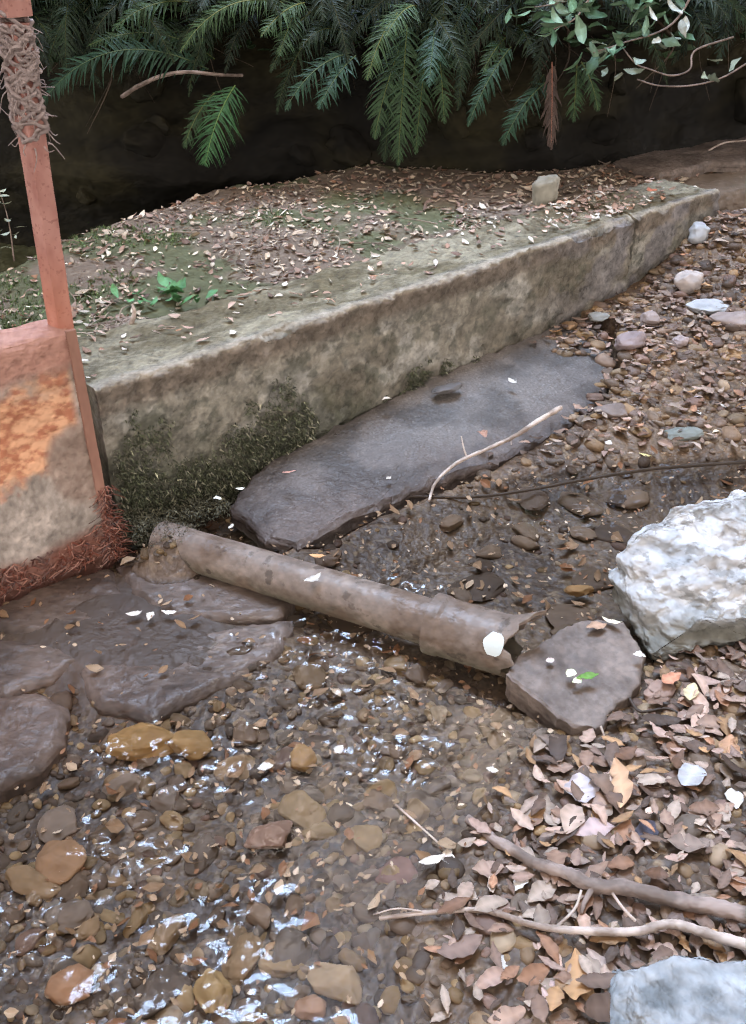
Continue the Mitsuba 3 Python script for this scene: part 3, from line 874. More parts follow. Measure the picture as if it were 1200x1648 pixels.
# ------------------------------------------------------------------ ferns
def frond(base, tip, W, g, sag=.12, col=(.05, .10, .055), pairs=24, lift=.25, twist=0.0):
    base, tip = np.asarray(base, float), np.asarray(tip, float)
    d = tip - base
    L = np.linalg.norm(d)
    up = np.array([0, -.35, 1.0])
    up = unit(up - d * (up @ d) / L ** 2)
    t = np.linspace(0, 1, pairs * 2 + 4)
    rach = base + d * t[:, None] + up * (sag * L * 4 * t * (1 - t))[:, None]
    face = unit(np.array([twist, -.8, .55]))
    stem_v, stem_f = tube(rach[::4], .0035, .001, n=20, sides=4)
    out = [(stem_v, stem_f, np.tile(np.array(col) * [1.5, .9, .7], (len(stem_v), 1)))]
    tan = unit(np.gradient(rach, axis=0))
    m = 7
    for k in range(2, len(t) - 1):
        tk = t[k]
        wl_ = W * .5 * (np.sin(math.pi * min(1, tk * .80 + .2)) ** .8) * g.uniform(.85, 1.1)
        if wl_ < .004:
            continue
        side = 1 if k % 2 else -1
        sd_ = unit(np.cross(tan[k], face)) * side
        if g.random() < .05:
            continue
        wl_ *= g.uniform(.72, 1.08)
        dirn = unit(sd_ + tan[k] * (.6 + .35 * tk) + .22 * g.normal(size=3))
        u = np.linspace(0, 1, m)
        c = rach[k] + dirn * (wl_ * u)[:, None]
        c[:, 2] -= lift * g.uniform(.4, 2.2) * wl_ * u ** 2
        nrm = unit(np.cross(dirn, tan[k]) * side)
        wd = unit(np.cross(nrm, dirn))
        hw_ = L / pairs * .46 * (1 - u ** 2.2) * np.where(np.arange(m) % 2, 1.0, .62)
        hw_[-1] = 0
        lf = c + wd * hw_[:, None] + nrm * .001
        rt = c - wd * hw_[:, None] + nrm * .001
        v = np.stack([lf, c, rt], 1).reshape(-1, 3)
        cc = np.array(col) * .52 * g.uniform(.6, 1.3)
        cv = np.tile(cc, (len(v), 1))
        cv[1::3] *= .8
        out.append((v, grid_faces(m, 3), cv))
    return join(out)


gf = np.random.default_rng(33)
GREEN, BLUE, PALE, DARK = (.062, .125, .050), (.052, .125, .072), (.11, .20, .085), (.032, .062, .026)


def fern(label, fronds, group=None):
    t = thing('fern', label, 'fern', group)
    for (b, e, W, c, sag) in fronds:
        m, col = frond(b, e, W, gf, sag, c, pairs=int(max(12, np.linalg.norm(np.subtract(e, b)) / .019) * (2.1 if c[1] > .19 else 1.5)))
        obj('frond', m, 'm_foliage', t, color=col)
    return t


fern('fern with wide blue green fronds arching left beside the iron post', [
    ((-0.733, 4.550, 0.892), (-1.466, 4.350, 0.751), .24, BLUE, .22), ((-0.716, 4.650, 0.922), (-1.229, 4.450, 0.996), .22, GREEN, .15), ((-0.783, 4.600, 1.149), (-1.100, 4.400, 1.060), .20, GREEN, .12), ((-0.758, 4.700, 1.005), (-1.084, 4.450, 0.886), .2, DARK, .2), ((-1.094, 4.700, 1.201), (-1.371, 4.500, 1.026), .2, DARK, .15)])
fern('light green fern hanging from the bank left of the big leafy frond', [
    ((-0.387, 4.550, 1.153), (-0.818, 4.350, 0.976), .17, PALE, .18), ((-0.324, 4.600, 1.137), (-0.404, 4.400, 0.961), .17, GREEN, .05), ((-0.297, 4.600, 1.149), (-0.473, 4.400, 1.037), .17, PALE, .1), ((-0.271, 4.600, 1.113), (-0.442, 4.400, 0.898), .14, DARK, .1)])
fern('fern with one broad bright green frond hanging over the leaf strewn terrace', [
    ((-0.612, 4.500, 0.834), (-0.744, 4.300, 0.534), .27, (.085, .23, .085), .10), ((-0.714, 4.550, 0.795), (-0.849, 4.400, 0.587), .13, GREEN, .1), ((-0.638, 4.550, 0.795), (-0.643, 4.450, 0.590), .12, DARK, .1)])
fern('fern with two blue green fronds hanging side by side left of the big central fern', [
    ((-0.103, 4.500, 0.963), (-0.380, 4.300, 0.760), .17, BLUE, .14), ((-0.076, 4.500, 0.953), (-0.235, 4.300, 0.770), .18, BLUE, .08), ((-0.110, 4.600, 1.016), (-0.317, 4.400, 0.989), .15, DARK, .2)])
fern('big dense fern with many long fronds hanging in the middle of the bank', [
    ((0.147, 4.500, 1.074), (0.109, 4.250, 0.545), .24, GREEN, .05), ((0.134, 4.500, 1.026), (0.005, 4.300, 0.646), .22, GREEN, .08), ((0.241, 4.500, 1.050), (0.186, 4.300, 0.581), .18, GREEN, .06), ((0.106, 4.500, 1.121), (-0.026, 4.300, 0.883), .2, PALE, .12),
    ((0.266, 4.500, 1.098), (0.309, 4.300, 0.710), .18, GREEN, .06), ((0.241, 4.550, 1.117), (0.380, 4.300, 0.907), .2, DARK, .12), ((0.185, 4.500, 1.145), (0.050, 4.200, 1.058), .2, PALE, .1), ((0.267, 4.500, 1.074), (0.232, 4.200, 0.873), .2, BLUE, .06), ((0.108, 4.500, 0.978), (0.050, 4.350, 0.539), .2, DARK, .04)])
fern('narrow blue green fern right of the big central fern', [
    ((0.600, 4.500, 0.988), (0.410, 4.300, 0.697), .15, BLUE, .10), ((0.584, 4.550, 1.021), (0.469, 4.400, 0.893), .15, GREEN, .1), ((0.628, 4.600, 1.065), (0.691, 4.400, 0.953), .16, DARK, .1)])
fern('small fern drooping left of the hanging brown dead frond', [((0.762, 4.450, 0.856), (0.567, 4.300, 0.618), .17, BLUE, .14), ((0.754, 4.500, 0.879), (0.669, 4.400, 0.756), .1, DARK, .1)])
fern('small dark fern drooping right of the hanging brown dead frond', [((0.894, 4.500, 0.919), (0.876, 4.350, 0.706), .13, GREEN, .05), ((0.912, 4.500, 0.929), (0.979, 4.350, 0.751), .12, GREEN, .1)])
m, col = frond((0.767, 4.400, 0.941), (0.781, 4.300, 0.602), .11, gf, .03, (.16, .105, .085), 16, .9)
obj('dead_frond', m, 'm_tint', color=col, label='shrivelled brown dead frond hanging between two small ferns', cat='dead frond')
for k in range(15):                                       # more of the same along the lip, their dimness put into darker leaf colours
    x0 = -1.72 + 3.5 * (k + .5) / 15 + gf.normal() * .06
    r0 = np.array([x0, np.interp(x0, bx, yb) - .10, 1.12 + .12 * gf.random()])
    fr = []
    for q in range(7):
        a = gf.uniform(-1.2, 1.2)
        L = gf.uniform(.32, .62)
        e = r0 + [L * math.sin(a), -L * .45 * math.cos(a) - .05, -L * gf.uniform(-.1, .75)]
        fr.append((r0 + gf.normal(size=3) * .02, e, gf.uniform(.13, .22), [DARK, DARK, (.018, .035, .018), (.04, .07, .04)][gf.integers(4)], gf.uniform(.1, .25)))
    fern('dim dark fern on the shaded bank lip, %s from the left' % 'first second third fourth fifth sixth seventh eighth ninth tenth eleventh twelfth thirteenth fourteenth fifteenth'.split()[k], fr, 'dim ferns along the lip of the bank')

# dark small leaves covering the upper bank
gl = np.random.default_rng(5)
mesh_ = []
for k in range(2600):
    x = gl.uniform(-2.6, 2.9)
    j = int(np.clip(gl.normal(70, 14), 50, 110))
    i = int(np.searchsorted(bx, x))
    p = bv[i, j] + [gl.normal() * .03, -.03 - .10 * gl.random(), gl.normal() * .03]
    v, f = leaf(gl.uniform(.05, .10), gl.uniform(.025, .045), k, m=3)
    v = v @ (rotz(gl.uniform(0, 6.28)) @ rot([1, 0, 0], gl.uniform(-.2, 1.3))).T + p
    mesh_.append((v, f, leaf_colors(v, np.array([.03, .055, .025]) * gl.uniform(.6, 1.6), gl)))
mv, mc = join(mesh_)
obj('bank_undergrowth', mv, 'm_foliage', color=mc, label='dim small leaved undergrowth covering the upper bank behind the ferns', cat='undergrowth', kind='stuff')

rb = np.random.default_rng(44)
mesh_ = []
for k in range(90):
    x = rb.uniform(-2.2, 2.6)
    i = int(np.searchsorted(bx, x))
    p = bv[i, rb.integers(52, 70)] + [0, -.02, 0]
    L = rb.uniform(.12, .45)
    pts = [p, p + [rb.normal() * .06, -.05 - .04 * rb.random(), -L * .4], p + [rb.normal() * .12, -.04 + .05 * rb.normal(), -L]]
    v, f = tube(pts, rb.uniform(.002, .007), .0012, n=16, sides=5, rough=.2, seed=k)
    mesh_.append((v, f, np.tile(np.array([.05, .036, .025]) * rb.uniform(.6, 2), (len(v), 1))))
mv, mc = join(mesh_)
obj('hanging_roots', mv, 'm_tint', color=mc, label='thin dim roots hanging from the lip of the dark bank', cat='roots', kind='stuff')
for k in range(26):
    x = rb.uniform(-1.9, 2.2)
    i = int(np.searchsorted(bx, x))
    j = rb.integers(10, 45)
    v, f = rock(np.array([1, .7, .7]) * rb.uniform(.05, .16), 3000 + k, sub=3, planes=9, angular=.8, rough=.08)
    v = v @ rotz(rb.uniform(0, 3)).T + bv[i, j] + [0, .02, 0]
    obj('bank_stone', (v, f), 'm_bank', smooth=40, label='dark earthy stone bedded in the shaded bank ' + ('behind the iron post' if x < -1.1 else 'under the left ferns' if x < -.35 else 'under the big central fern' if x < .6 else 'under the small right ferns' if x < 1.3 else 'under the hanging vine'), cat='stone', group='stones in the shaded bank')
pp_ = thing('pale_plant', 'sprig of small pale leaves left of the iron post', 'plant')
gl = np.random.default_rng(3)
for k in range(16):
    p = np.array((-1.328, 3.400, 0.559)) + [gl.normal() * .025, gl.normal() * .04, gl.uniform(-.13, .16)]
    v, f = leaf(gl.uniform(.03, .05), .012, 800 + k, m=4)
    obj('leaf', ((v @ (rotz(gl.uniform(0, 6.28)) @ rot([1, 0, 0], .5)).T + p), f), 'm_foliage', pp_, color=leaf_colors(v, (.30, .34, .27), gl))
obj('stem', tube([np.array((-1.328, 3.400, 0.559)) + [0, 0, -.16], np.array((-1.328, 3.400, 0.559)) + [.01, 0, 0], np.array((-1.328, 3.400, 0.559)) + [-.01, 0, .17]], .003, .0015, n=12, sides=5), 'm_brown_stick', pp_, smooth=True)

# leafy shrub and vine at the upper right
sh = thing('leafy_shrub', 'shrub with pale green and whitish leaves hanging in at the top right', 'shrub')
gl = np.random.default_rng(12)
stems = [[(1.285, 4.300, 1.313), (0.978, 4.200, 1.233), (0.722, 4.100, 1.187), (0.619, 4.050, 1.176)], [(1.236, 4.300, 1.313), (1.104, 4.200, 1.212), (1.064, 4.150, 1.151)], [(1.318, 4.300, 1.270), (1.211, 4.250, 1.098), (1.007, 4.200, 1.035), (0.887, 4.150, 1.007)], [(1.111, 4.200, 1.318), (0.862, 4.100, 1.219), (0.779, 4.050, 1.138), (0.690, 4.000, 1.105)]]
for s_ in stems:
    obj('stem', tube(s_, .006, .002, n=20, sides=5), 'm_brown_stick', sh, smooth=True)
spots = []
for s_ in stems:
    pth = smooth_path(s_, 40)
    for k in range(24):
        spots.append(pth[int(39 * (.25 + .75 * k / 23))] + gl.normal(size=3) * [.05, .04, .03])
for q, p in enumerate(spots):
    L = gl.uniform(.06, .125)
    v, f = leaf(L, L * .36, q + 300, curl=.3, fold=.3, m=5)
    white = gl.random() < (.6 if p[0] > 1.15 else .08)
    c = (.42, .45, .40) if white else np.array([(.10, .18, .10), (.07, .14, .08), (.15, .23, .15)][gl.integers(3)])
    v = (v + [L / 2, 0, 0]) @ (rotz(gl.uniform(2.0, 5.6)) @ rot([0, 1, 0], gl.uniform(-.1, .9)) @ rot([1, 0, 0], gl.uniform(-.2, .9))).T + p
    obj('leaf', (v, f), 'm_foliage', sh, color=leaf_colors(v, c, gl), label='whitish leaf' if white else None)
vn = thing('hanging_vine', 'thin pale vine looping under the shrub with a few round leaves', 'vine')
obj('stem', tube([(1.524, 4.400, 1.037), (1.356, 4.350, 0.991), (1.332, 4.300, 0.926), (1.258, 4.300, 0.902), (1.163, 4.300, 0.926), (1.099, 4.300, 0.949), (1.032, 4.300, 1.013)], .0045, .003, n=40, sides=6), 'm_brown_stick', vn, smooth=True)
obj('stem', tube([(1.611, 4.400, 0.941), (1.487, 4.350, 0.885), (1.344, 4.300, 0.863), (1.212, 4.300, 0.863), (1.116, 4.300, 0.887)], .004, .003, n=30, sides=6), 'm_brown_stick', vn, smooth=True)
for q, (a, b, s_) in enumerate(((957,82,.10), (962,70,.08), (1019,116,.085), (996,126,.09), (975,118,.06), (1148,127,.08), (1135,122,.06), (1182,104,.09), (1030,100,.07), (1085,60,.09), (1065,75,.07), (1150,98,.06))):
    p = np.array((1.028, 4.280, 1.015)) * 0 + np.array([(a - 600) / 1500 * 4.28 * .99, 4.28, 0])
    v, f = leaf(s_, s_ * .6, q + 500, m=5)
    th_ = PITCH + math.atan((b - 824) / 1500)
    p = np.array([(a - 600) / 1500 * 4.28 / math.cos(th_) * math.cos(th_ - PITCH), 4.28, 1.5 - 4.28 * math.tan(th_)])
    v = v @ (rotz(gl.uniform(0, 6.28)) @ rot([1, 0, 0], gl.uniform(.3, 1.0))).T + p
    obj('leaf', (v, f), 'm_foliage', vn, color=leaf_colors(v, (.26, .31, .24), gl))
obj('bare_root', tube([(-1.121, 4.500, 0.788), (-1.023, 4.450, 0.841), (-0.917, 4.450, 0.881), (-0.812, 4.450, 0.896), (-0.699, 4.500, 0.879), (-0.589, 4.600, 0.860)], .010, .007, n=30, sides=7, rough=.2), 'm_brown_stick', smooth=40,
    label='bare brown root curving across the dark bank below the left ferns', cat='root')

# ------------------------------------------------------------------ pebbles in the stream and on the gravel
CAM = np.array([0, 0, 1.5])
FW = np.array([0, math.cos(PITCH), -math.sin(PITCH)])


def screen_share(p):
    """how large a thing at p shows from near the stream: one over its distance, nothing when well outside the view"""
    q = np.asarray(p, float) - CAM
    d = q @ FW
    inside = (np.abs(q[..., 0]) < .42 * d + .05) & (np.abs(q @ np.array([0, math.sin(PITCH), math.cos(PITCH)])) < .57 * d + .05)
    return np.where(inside, 1 / np.maximum(d, .2), 0)


def in_any(polys, x, y):
    return any(pg.contains(shapely.Point(x, y)) for pg in polys)


gp = np.random.default_rng(77)
apron_pg = Polygon(apron).buffer(-.03).intersection(shapely.box(-1, 1, .86, 3.26))
peb = []
for k in range(29000):
    x, y = gp.uniform(-1.6, 2.4), gp.uniform(.45, 4.6)
    q = np.array([x, y, 0.0])
    if screen_share(q) == 0 and gp.random() > .12:
        continue
    hw_ = (x - W0[0]) * WN[0] + (y - W0[1]) * WN[1]
    if hw_ > -.02 and x < 1.6:
        continue
    sd = float(SD(x, y))
    if math.exp(-((x + .62) / .36) ** 2 - ((y - 1.80) / .26) ** 2) > .5:
        continue
    big = gp.random()
    r = .006 + .009 * gp.random() + .020 * big ** 6
    if y > 2.6:
        r *= 1.3
    peb.append((x, y, r, sd))


def apron_z(x, y):
    h_ = (x - W0[0]) * WN[0] + (y - W0[1]) * WN[1]
    s_ = (x - W0[0]) * WD[0] + (y - W0[1]) * WD[1]
    return .02 + np.interp(h_, [-.55, 0], [0.0, .10]) * np.clip(s_ / 1.2, .25, 1.0) - .004


apron_full = Polygon(apron)


def top_z(x, y):
    z = float(H(x, y))
    return max(z, float(apron_z(x, y))) if apron_full.contains(shapely.Point(x, y)) else z


_rim = apron_full.buffer(.02)
peb = [p for p in peb if not apron_pg.contains(shapely.Point(p[0], p[1])) and not (p[0] < .68 and _rim.contains(shapely.Point(p[0], p[1])))]
prot = []
for q in range(24):
    prot.append(rock((1, .8, .5), 900 + q, sub=1, planes=7, angular=.9, rough=.09))
def zone(x, y):
    if y > 3.3:
        return 'on the gravel near the far end of the wall'
    if y > 2.45 and x > .3:
        return 'on the wet gravel behind the dark root'
    if y > 1.75 and x > -.2:
        return 'in the pool between the apron and the white boulder' if SD(x, y) < 0 else 'beside the white boulder'
    if SD(x, y) < 0:
        if x < -.28:
            return 'in the lower left of the stream' if y < 1.25 else 'in the stream by the flat stones on the left'
        return 'in the riffle below the pipe' if y > 1.25 else 'in the stream left of the branches'
    if y > 1.5:
        return 'beside the flat slab and the white boulder'
    if y > 1.28:
        return 'on the bank just below the flat slab'
    if y > 1.08:
        return 'on the bank above the thick branch'
    return 'on the bank between the two branches' if y > .95 else 'on the bank beside the pale corner boulder'


def tone(c):
    c = np.asarray(c)
    if c[0] > 1.75 * c[1]:
        return 'reddish brown'
    if c.mean() > .22:
        return 'pale pinkish'
    if c.mean() > .15:
        return 'tan'
    return 'brown' if c.mean() > .095 else 'dark brown'


order = sorted(range(len(peb)), key=lambda i: -peb[i][2] * float(screen_share((peb[i][0], peb[i][1], 0))))
single = set(order[:280])
wet_m, dry_m, one = [], [], []
for i, (x, y, r, sd) in enumerate(peb):
    v, f = prot[gp.integers(24)]
    v = v * r * gp.uniform(.75, 1.25, 3) @ (rotz(gp.uniform(0, 6.28)) @ rot([1, 0, 0], gp.normal() * .25)).T
    v = v + [x, y, top_z(x, y) + r * gp.uniform(-.32, .18)]
    if sd < .10 and x > -.1 and y > 1.72 and gp.random() < (.93 if sd < 0 else .6):
        continue
    c = STONES[gp.integers(len(STONES))] * gp.uniform(.6, 1.2) * (.75 if sd < 0 and y > 1.75 else 1)
    if sd > .1 and gp.random() < .5:
        c = c * 1.15 + [.03, .02, .02]
    elif sd < 0 and gp.random() < .12:
        c = np.array([.28, .19, .10]) * gp.uniform(.6, 1.3)
    cv = np.tile(c * (.64 if sd < .02 else .88), (len(v), 1)) * (1 + .5 * nz(v, 70, 3))[:, None]
    if i in single:
        one.append((v, f, cv, sd, ('larger ' if r > .018 else 'small ') + tone(cv.mean(0)) + ' pebble ' + zone(x, y)))
    else:
        (wet_m if sd < .015 else dry_m).append((v, f, cv))
for v, f, cv, sd, lb in one:
    if sd < 0:
        obj('stream_pebble', (v, f), 'm_under', smooth=True, color=np.clip(cv, 0, 1), label=lb, cat='pebble', group='pebbles under the water')
    else:
        obj('bank_pebble', (v, f), 'm_tint', smooth=True, color=np.clip(cv, 0, 1), label=lb, cat='pebble', group='pebbles on the gravel bank')
mv, mc = join(wet_m)
obj('stream_gravel', mv, 'm_under', smooth=True, color=mc, label='wet brown gravel covering the stream bed', cat='gravel', kind='stuff')
mv, mc = join(dry_m)
obj('bank_gravel', mv, 'm_tint', smooth=True, color=mc, label='damp brown gravel of the bank on the right', cat='gravel', kind='stuff')


# ------------------------------------------------------------------ stones one can single out
def stone(x, y, z, size, yaw, seed, c, label, name='stone', cat='stone', wet=False, tilt=0., angular=.75, sub=3, group=None):
    v, f = rock(size, seed, sub=sub, planes=10, angular=angular, rough=.09)
    v = v @ (rotz(yaw) @ rot([1, 0, 0], tilt)).T + [x, y, z]
    ms = trimesh.graph.smooth_shade(trimesh.Trimesh(v, f, process=False), angle=math.radians(30), facet_minarea=None)
    v, f = np.array(ms.vertices), np.array(ms.faces)
    cv = np.tile(np.asarray(c, float), (len(v), 1)) * (1 + .35 * nz(v, 14, 3, seed) + .25 * nz(v, 60, 3, seed + 1))[:, None]
    return obj(name, (v, f), 'm_under' if wet else 'm_tint', smooth=True, color=np.clip(cv, .01, .9), label=label, cat=cat, group=group)


for (x, y), dz, sz_, yaw, c, lab in (
    ((1.276, 3.687), .035, (.062, .05, .05), .3, (.42, .37, .34), 'pale angular stone on the leaf strewn gravel right of the wall joint'),
    ((1.336, 3.529), .015, (.095, .06, .022), .2, (.40, .42, .44), 'flat bluish white stone below the pale angular stone'),
    ((1.421, 3.405), .02, (.11, .07, .035), -.2, (.28, .23, .21), 'flat pinkish grey stone at the right edge of the photo, upper gravel bank'),
    ((0.952, 3.225), .03, (.085, .04, .035), .5, (.24, .19, .185), 'wedge shaped mauve stone at the right end of the apron'),
    ((1.075, 3.437), .02, (.05, .04, .03), .9, (.27, .22, .20), 'pinkish stone right above the mauve wedge stone'),
    ((0.890, 3.510), .012, (.047, .034, .016), .2, (.27, .27, .245), 'smooth grey oval stone lying where the apron meets the wall'),
    ((1.388, 3.976), .035, (.055, .05, .045), .4, (.36, .38, .40), 'bluish white chunk leaning against the far end of the wall'),
    ((1.357, 4.162), .045, (.13, .06, .05), .75, (.17, .16, .16), 'broken grey concrete lump against the end section of the wall'),
    ((0.810, 2.836), .005, (.058, .05, .02), .1, (.19, .15, .13), 'square brown stone at the water edge right of the apron stick'),
    ((1.016, 2.730), .0, (.075, .04, .018), .1, (.17, .185, .165), 'flat greenish grey stone in the wet gravel left of the white petals'),
    ((1.152, 3.278), .012, (.038, .03, .022), .4, (.33, .27, .26), 'small pinkish white stone above the yellow leaf'),
    ((0.258, 2.892), .004, (.060, .030, .012), .55, (.10, .092, .088), 'thin dark flat stone lying on the apron beside the wall'),
    ((1.147, 2.477), .015, (.03, .025, .022), .4, (.62, .60, .58), 'small white stone behind the big white boulder'),
    ((0.640, 1.533), .01, (.045, .03, .02), .4, (.30, .2, .155), 'reddish stone between the flat slab and the leaves'),
    ((0.711, 3.983), .045, (.070, .045, .085), .6, (.27, .26, .215), 'grey pointed stone standing on the back edge of the wall top'),
    ((1.689, 4.307), .02, (.07, .05, .03), .2, (.32, .29, .28), 'pale stone in the leaves by the far end of the wall'),
):
    z0 = ZT if 'wall top' in lab else .13 if 'apron meets' in lab else .118 if 'on the apron' in lab else float(H(x, y))
    stone(x, y, z0 + dz, sz_, yaw, int(x * 977 + y * 313) % 5000, c, lab)
for (x, y), dz, sz_, yaw, c, lab in (
    ((-0.508, 1.440), .0, (.085, .045, .028), .1, (.30, .19, .075), 'long golden brown stone under the water below the wide smooth stone'),
    ((-0.405, 1.431), .0, (.050, .035, .025), -.3, (.29, .19, .08), 'golden stone beside the long golden brown stone'),
    ((-0.155, 1.387), .0, (.030, .032, .022), .1, (.30, .19, .08), 'small golden stone in the riffle right of the blue glints'),
    ((-0.603, 1.127), .0, (.052, .045, .03), .4, (.28, .18, .10), 'orange brown stone in the water near the left edge'),
    ((-0.058, 0.889), .005, (.055, .032, .028), -.5, (.32, .24, .14), 'yellowish tan stone at the bottom middle of the stream'),
    ((-0.510, 0.889), .0, (.040, .03, .022), .2, (.30, .18, .10), 'orange stone in the bottom left of the stream'),
    ((-0.104, 0.851), .0, (.025, .022, .02), .2, (.32, .2, .12), 'small orange stone left of the yellowish tan stone'),
    ((0.553, 1.973), .0, (.038, .022, .015), .1, (.28, .18, .08), 'golden stone under water left of the white boulder'),
    ((-0.269, 0.872), .0, (.03, .04, .02), .2, (.34, .24, .11), 'tan upright stone beside the lowest blue glint'),
    ((0.195, 0.864), .01, (.052, .042, .03), .3, (.33, .2, .12), 'ribbed orange brown stone left of the pale corner boulder'),
    ((-0.207, 1.195), .0, (.05, .035, .02), .3, (.2, .13, .09), 'reddish brown stone in the middle of the riffle'),
    ((0.047, 1.104), .0, (.045, .035, .02), -.2, (.21, .13, .1), 'rusty flat stone left of the thick branch'),
):
    stone(x, y, -.034 + dz, sz_, yaw, int(x * 977 + y * 313) % 5000, np.array(c) * [.74, .68, .68], lab, 'stream_stone', wet=True, angular=.95)
gs = np.random.default_rng(91)
flat_pg = shapely.union_all([Polygon(q) for q in ([(-1.119, 2.058), (-0.513, 2.087), (-0.193, 1.907), (-0.210, 1.714), (-0.468, 1.486), (-0.679, 1.505), (-0.685, 1.294), (-0.825, 1.263)],)])
for q in range(95):
    a, b = gs.uniform(-.75, .35), gs.uniform(.75, 1.72)
    if SD(a, b) > -.03 or flat_pg.contains(shapely.Point(a, b)) or screen_share((a, b, 0)) == 0:
        continue
    s_ = .018 + .034 * gs.random() ** 1.5
    c_ = np.array([[.15, .10, .065], [.19, .125, .07], [.11, .075, .05], [.22, .145, .075], [.16, .12, .09]][gs.integers(5)]) * gs.uniform(.5, .95)
    stone(a, b, float(H(a, b)) + .008, (s_, s_ * gs.uniform(.5, .9), s_ * .42), gs.uniform(0, 3), 2500 + q, c_, ('broad ' if s_ > .034 else 'rough ') + tone(c_) + ' stone ' + zone(a, b), 'rough_stone', wet=True, angular=.95, sub=2 if s_ < .034 else 3, tilt=gs.normal() * .25, group='rough stones in the stream')
for q in range(34):                                       # flat brown stones of the pool behind the pipe
    a, b = gs.uniform(-.15, 1.1), gs.uniform(1.75, 2.62)
    if SD(a, b) > -.05 or Polygon(apron).buffer(.02).contains(shapely.Point(a, b)):
        continue
    s_ = gs.uniform(.035, .085)
    stone(a, b, float(H(a, b)) + .006, (s_, s_ * gs.uniform(.5, .9), .018), gs.uniform(0, 3), 2000 + q, STONES[gs.integers(3)] * gs.uniform(.4, .7), 'dark brown flat stone under the still water of the pool ' + ('nearest the apron' if b > 2.2 else 'beside the white boulder' if a > .45 else 'behind the pipe'), 'pool_stone', wet=True, angular=.8, sub=2, group='flat stones in the pool')

obj('far_flat_stone', slab([(1.203, 4.887), (1.534, 5.264), (1.834, 5.488), (2.240, 5.659), (2.000, 4.887), (1.719, 4.887), (1.371, 4.629)], .425, .05, 83, jag=.02, bevel=.012, relief=.006, edge=.03), 'm_slate', smooth=35,
    label='long flat stone in the shade beyond the far end of the wall', cat='stone slab')

# ------------------------------------------------------------------ branches and sticks


def zed(pts, dz=0.0):
    return [(a, b, c + dz) for a, b, c in pts]


br = thing('pale_branch', 'long thin pale branch lying across the leaves in the lower right', 'branch')
obj('stem', tube([(0.011, 0.975, 0.024), (0.097, 0.981, 0.032), (0.194, 0.978, 0.042), (0.268, 0.930, 0.073), (0.339, 0.914, 0.083), (0.427, 0.906, 0.093), (0.490, 0.916, 0.098), (0.546, 0.899, 0.098), (0.623, 0.871, 0.098)], .0036, .0095, n=70, sides=8, rough=.25, seed=2), 'm_pale_stick', br, smooth=40)
obj('twig', tube([(0.398, 0.956, 0.123), (0.415, 0.937, 0.108), (0.433, 0.923, 0.096)], .0025, .003, n=12, sides=6), 'm_pale_stick', br, smooth=True)
obj('twig', tube([(0.354, 0.979, 0.098), (0.339, 0.951, 0.088), (0.304, 0.922, 0.080)], .0022, .003, n=12, sides=6), 'm_pale_stick', br, smooth=True)
obj('twig', tube([(0.097, 0.981, 0.032), (0.043, 0.982, 0.042), (0.000, 0.977, 0.032)], .002, .0012, n=12, sides=6), 'm_pale_stick', br, smooth=True)
br = thing('thick_branch', 'thick grey brown branch half buried in leaves above the pale branch', 'branch')
obj('stem', tube([(0.185, 1.203, 0.002), (0.224, 1.148, 0.022), (0.289, 1.056, 0.068), (0.338, 1.027, 0.078), (0.381, 0.998, 0.083), (0.439, 0.995, 0.083), (0.516, 0.967, 0.088), (0.585, 0.951, 0.088), (0.645, 0.928, 0.088)], .009, .0155, n=60, sides=10, rough=.4, seed=8), 'm_brown_stick', br, smooth=40)
obj('stub', tube([(0.380, 0.996, 0.088), (0.360, 0.969, 0.078), (0.353, 0.955, 0.068)], .006, .003, n=10, sides=7), 'm_brown_stick', br, smooth=True)
st = thing('apron_stick', 'pale bent stick lying on the edge of the apron with its tip in the water', 'stick')
obj('stem', tube([(0.166, 2.335, 0.023), (0.192, 2.421, 0.038), (0.264, 2.489, 0.068), (0.368, 2.544, 0.088), (0.451, 2.597, 0.103), (0.529, 2.671, 0.113), (0.617, 2.759, 0.118)], .0040, .0085, n=50, sides=8, rough=.3, seed=4), 'm_pale_stick', st, smooth=40)
obj('twig', tube([(0.291, 2.500, 0.073), (0.280, 2.518, 0.098), (0.273, 2.543, 0.128)], .0035, .002, n=10, sides=6), 'm_pale_stick', st, smooth=True)
obj('twig', tube([(0.435, 2.594, 0.098), (0.432, 2.560, 0.088)], .003, .0015, n=6, sides=6), 'm_pale_stick', st, smooth=True)
obj('dark_root', tube([(-0.074, 2.344, 0.004), (0.094, 2.383, 0.006), (0.300, 2.380, 0.008), (0.492, 2.420, 0.012), (0.694, 2.483, 0.016), (0.901, 2.540, 0.014), (1.230, 2.584, 0.016)], .0035, .006, n=60, sides=6, rough=.3, seed=6), 'm_dark_stick', smooth=40,
    label='thin dark root running along the edge of the pool to the right', cat='root')
obj('straight_twig', tube([(0.044, 1.236, 0.006), (0.091, 1.178, 0.012), (0.136, 1.128, 0.010)], .0025, .002, n=16, sides=6, rough=.2), 'm_pale_stick', smooth=True, label='short straight twig pointing at the crumpled white petals', cat='twig')
obj('dark_twig', tube([(0.730, 4.180, 0.430), (0.907, 4.379, 0.440), (1.166, 4.778, 0.450)], .006, .004, n=20, sides=6, rough=.3), 'm_bark', smooth=True, label='dark twig on the shaded ground behind the grey pointed stone', cat='twig')
obj('far_twig', tube([(1.741, 5.077, 0.440), (1.861, 5.209, 0.450), (2.014, 5.272, 0.450)], .005, .004, n=20, sides=6, rough=.3), 'm_pale_stick', smooth=True, label='pale twig on the far flat stone', cat='twig')
obj('small_twig', tube([(0.480, 1.404, 0.050), (0.487, 1.389, 0.035), (0.490, 1.370, 0.020)], .003, .002, n=10, sides=6), 'm_pale_stick', smooth=True, label='short pale twig leaning against the lower tip of the flat slab', cat='twig')
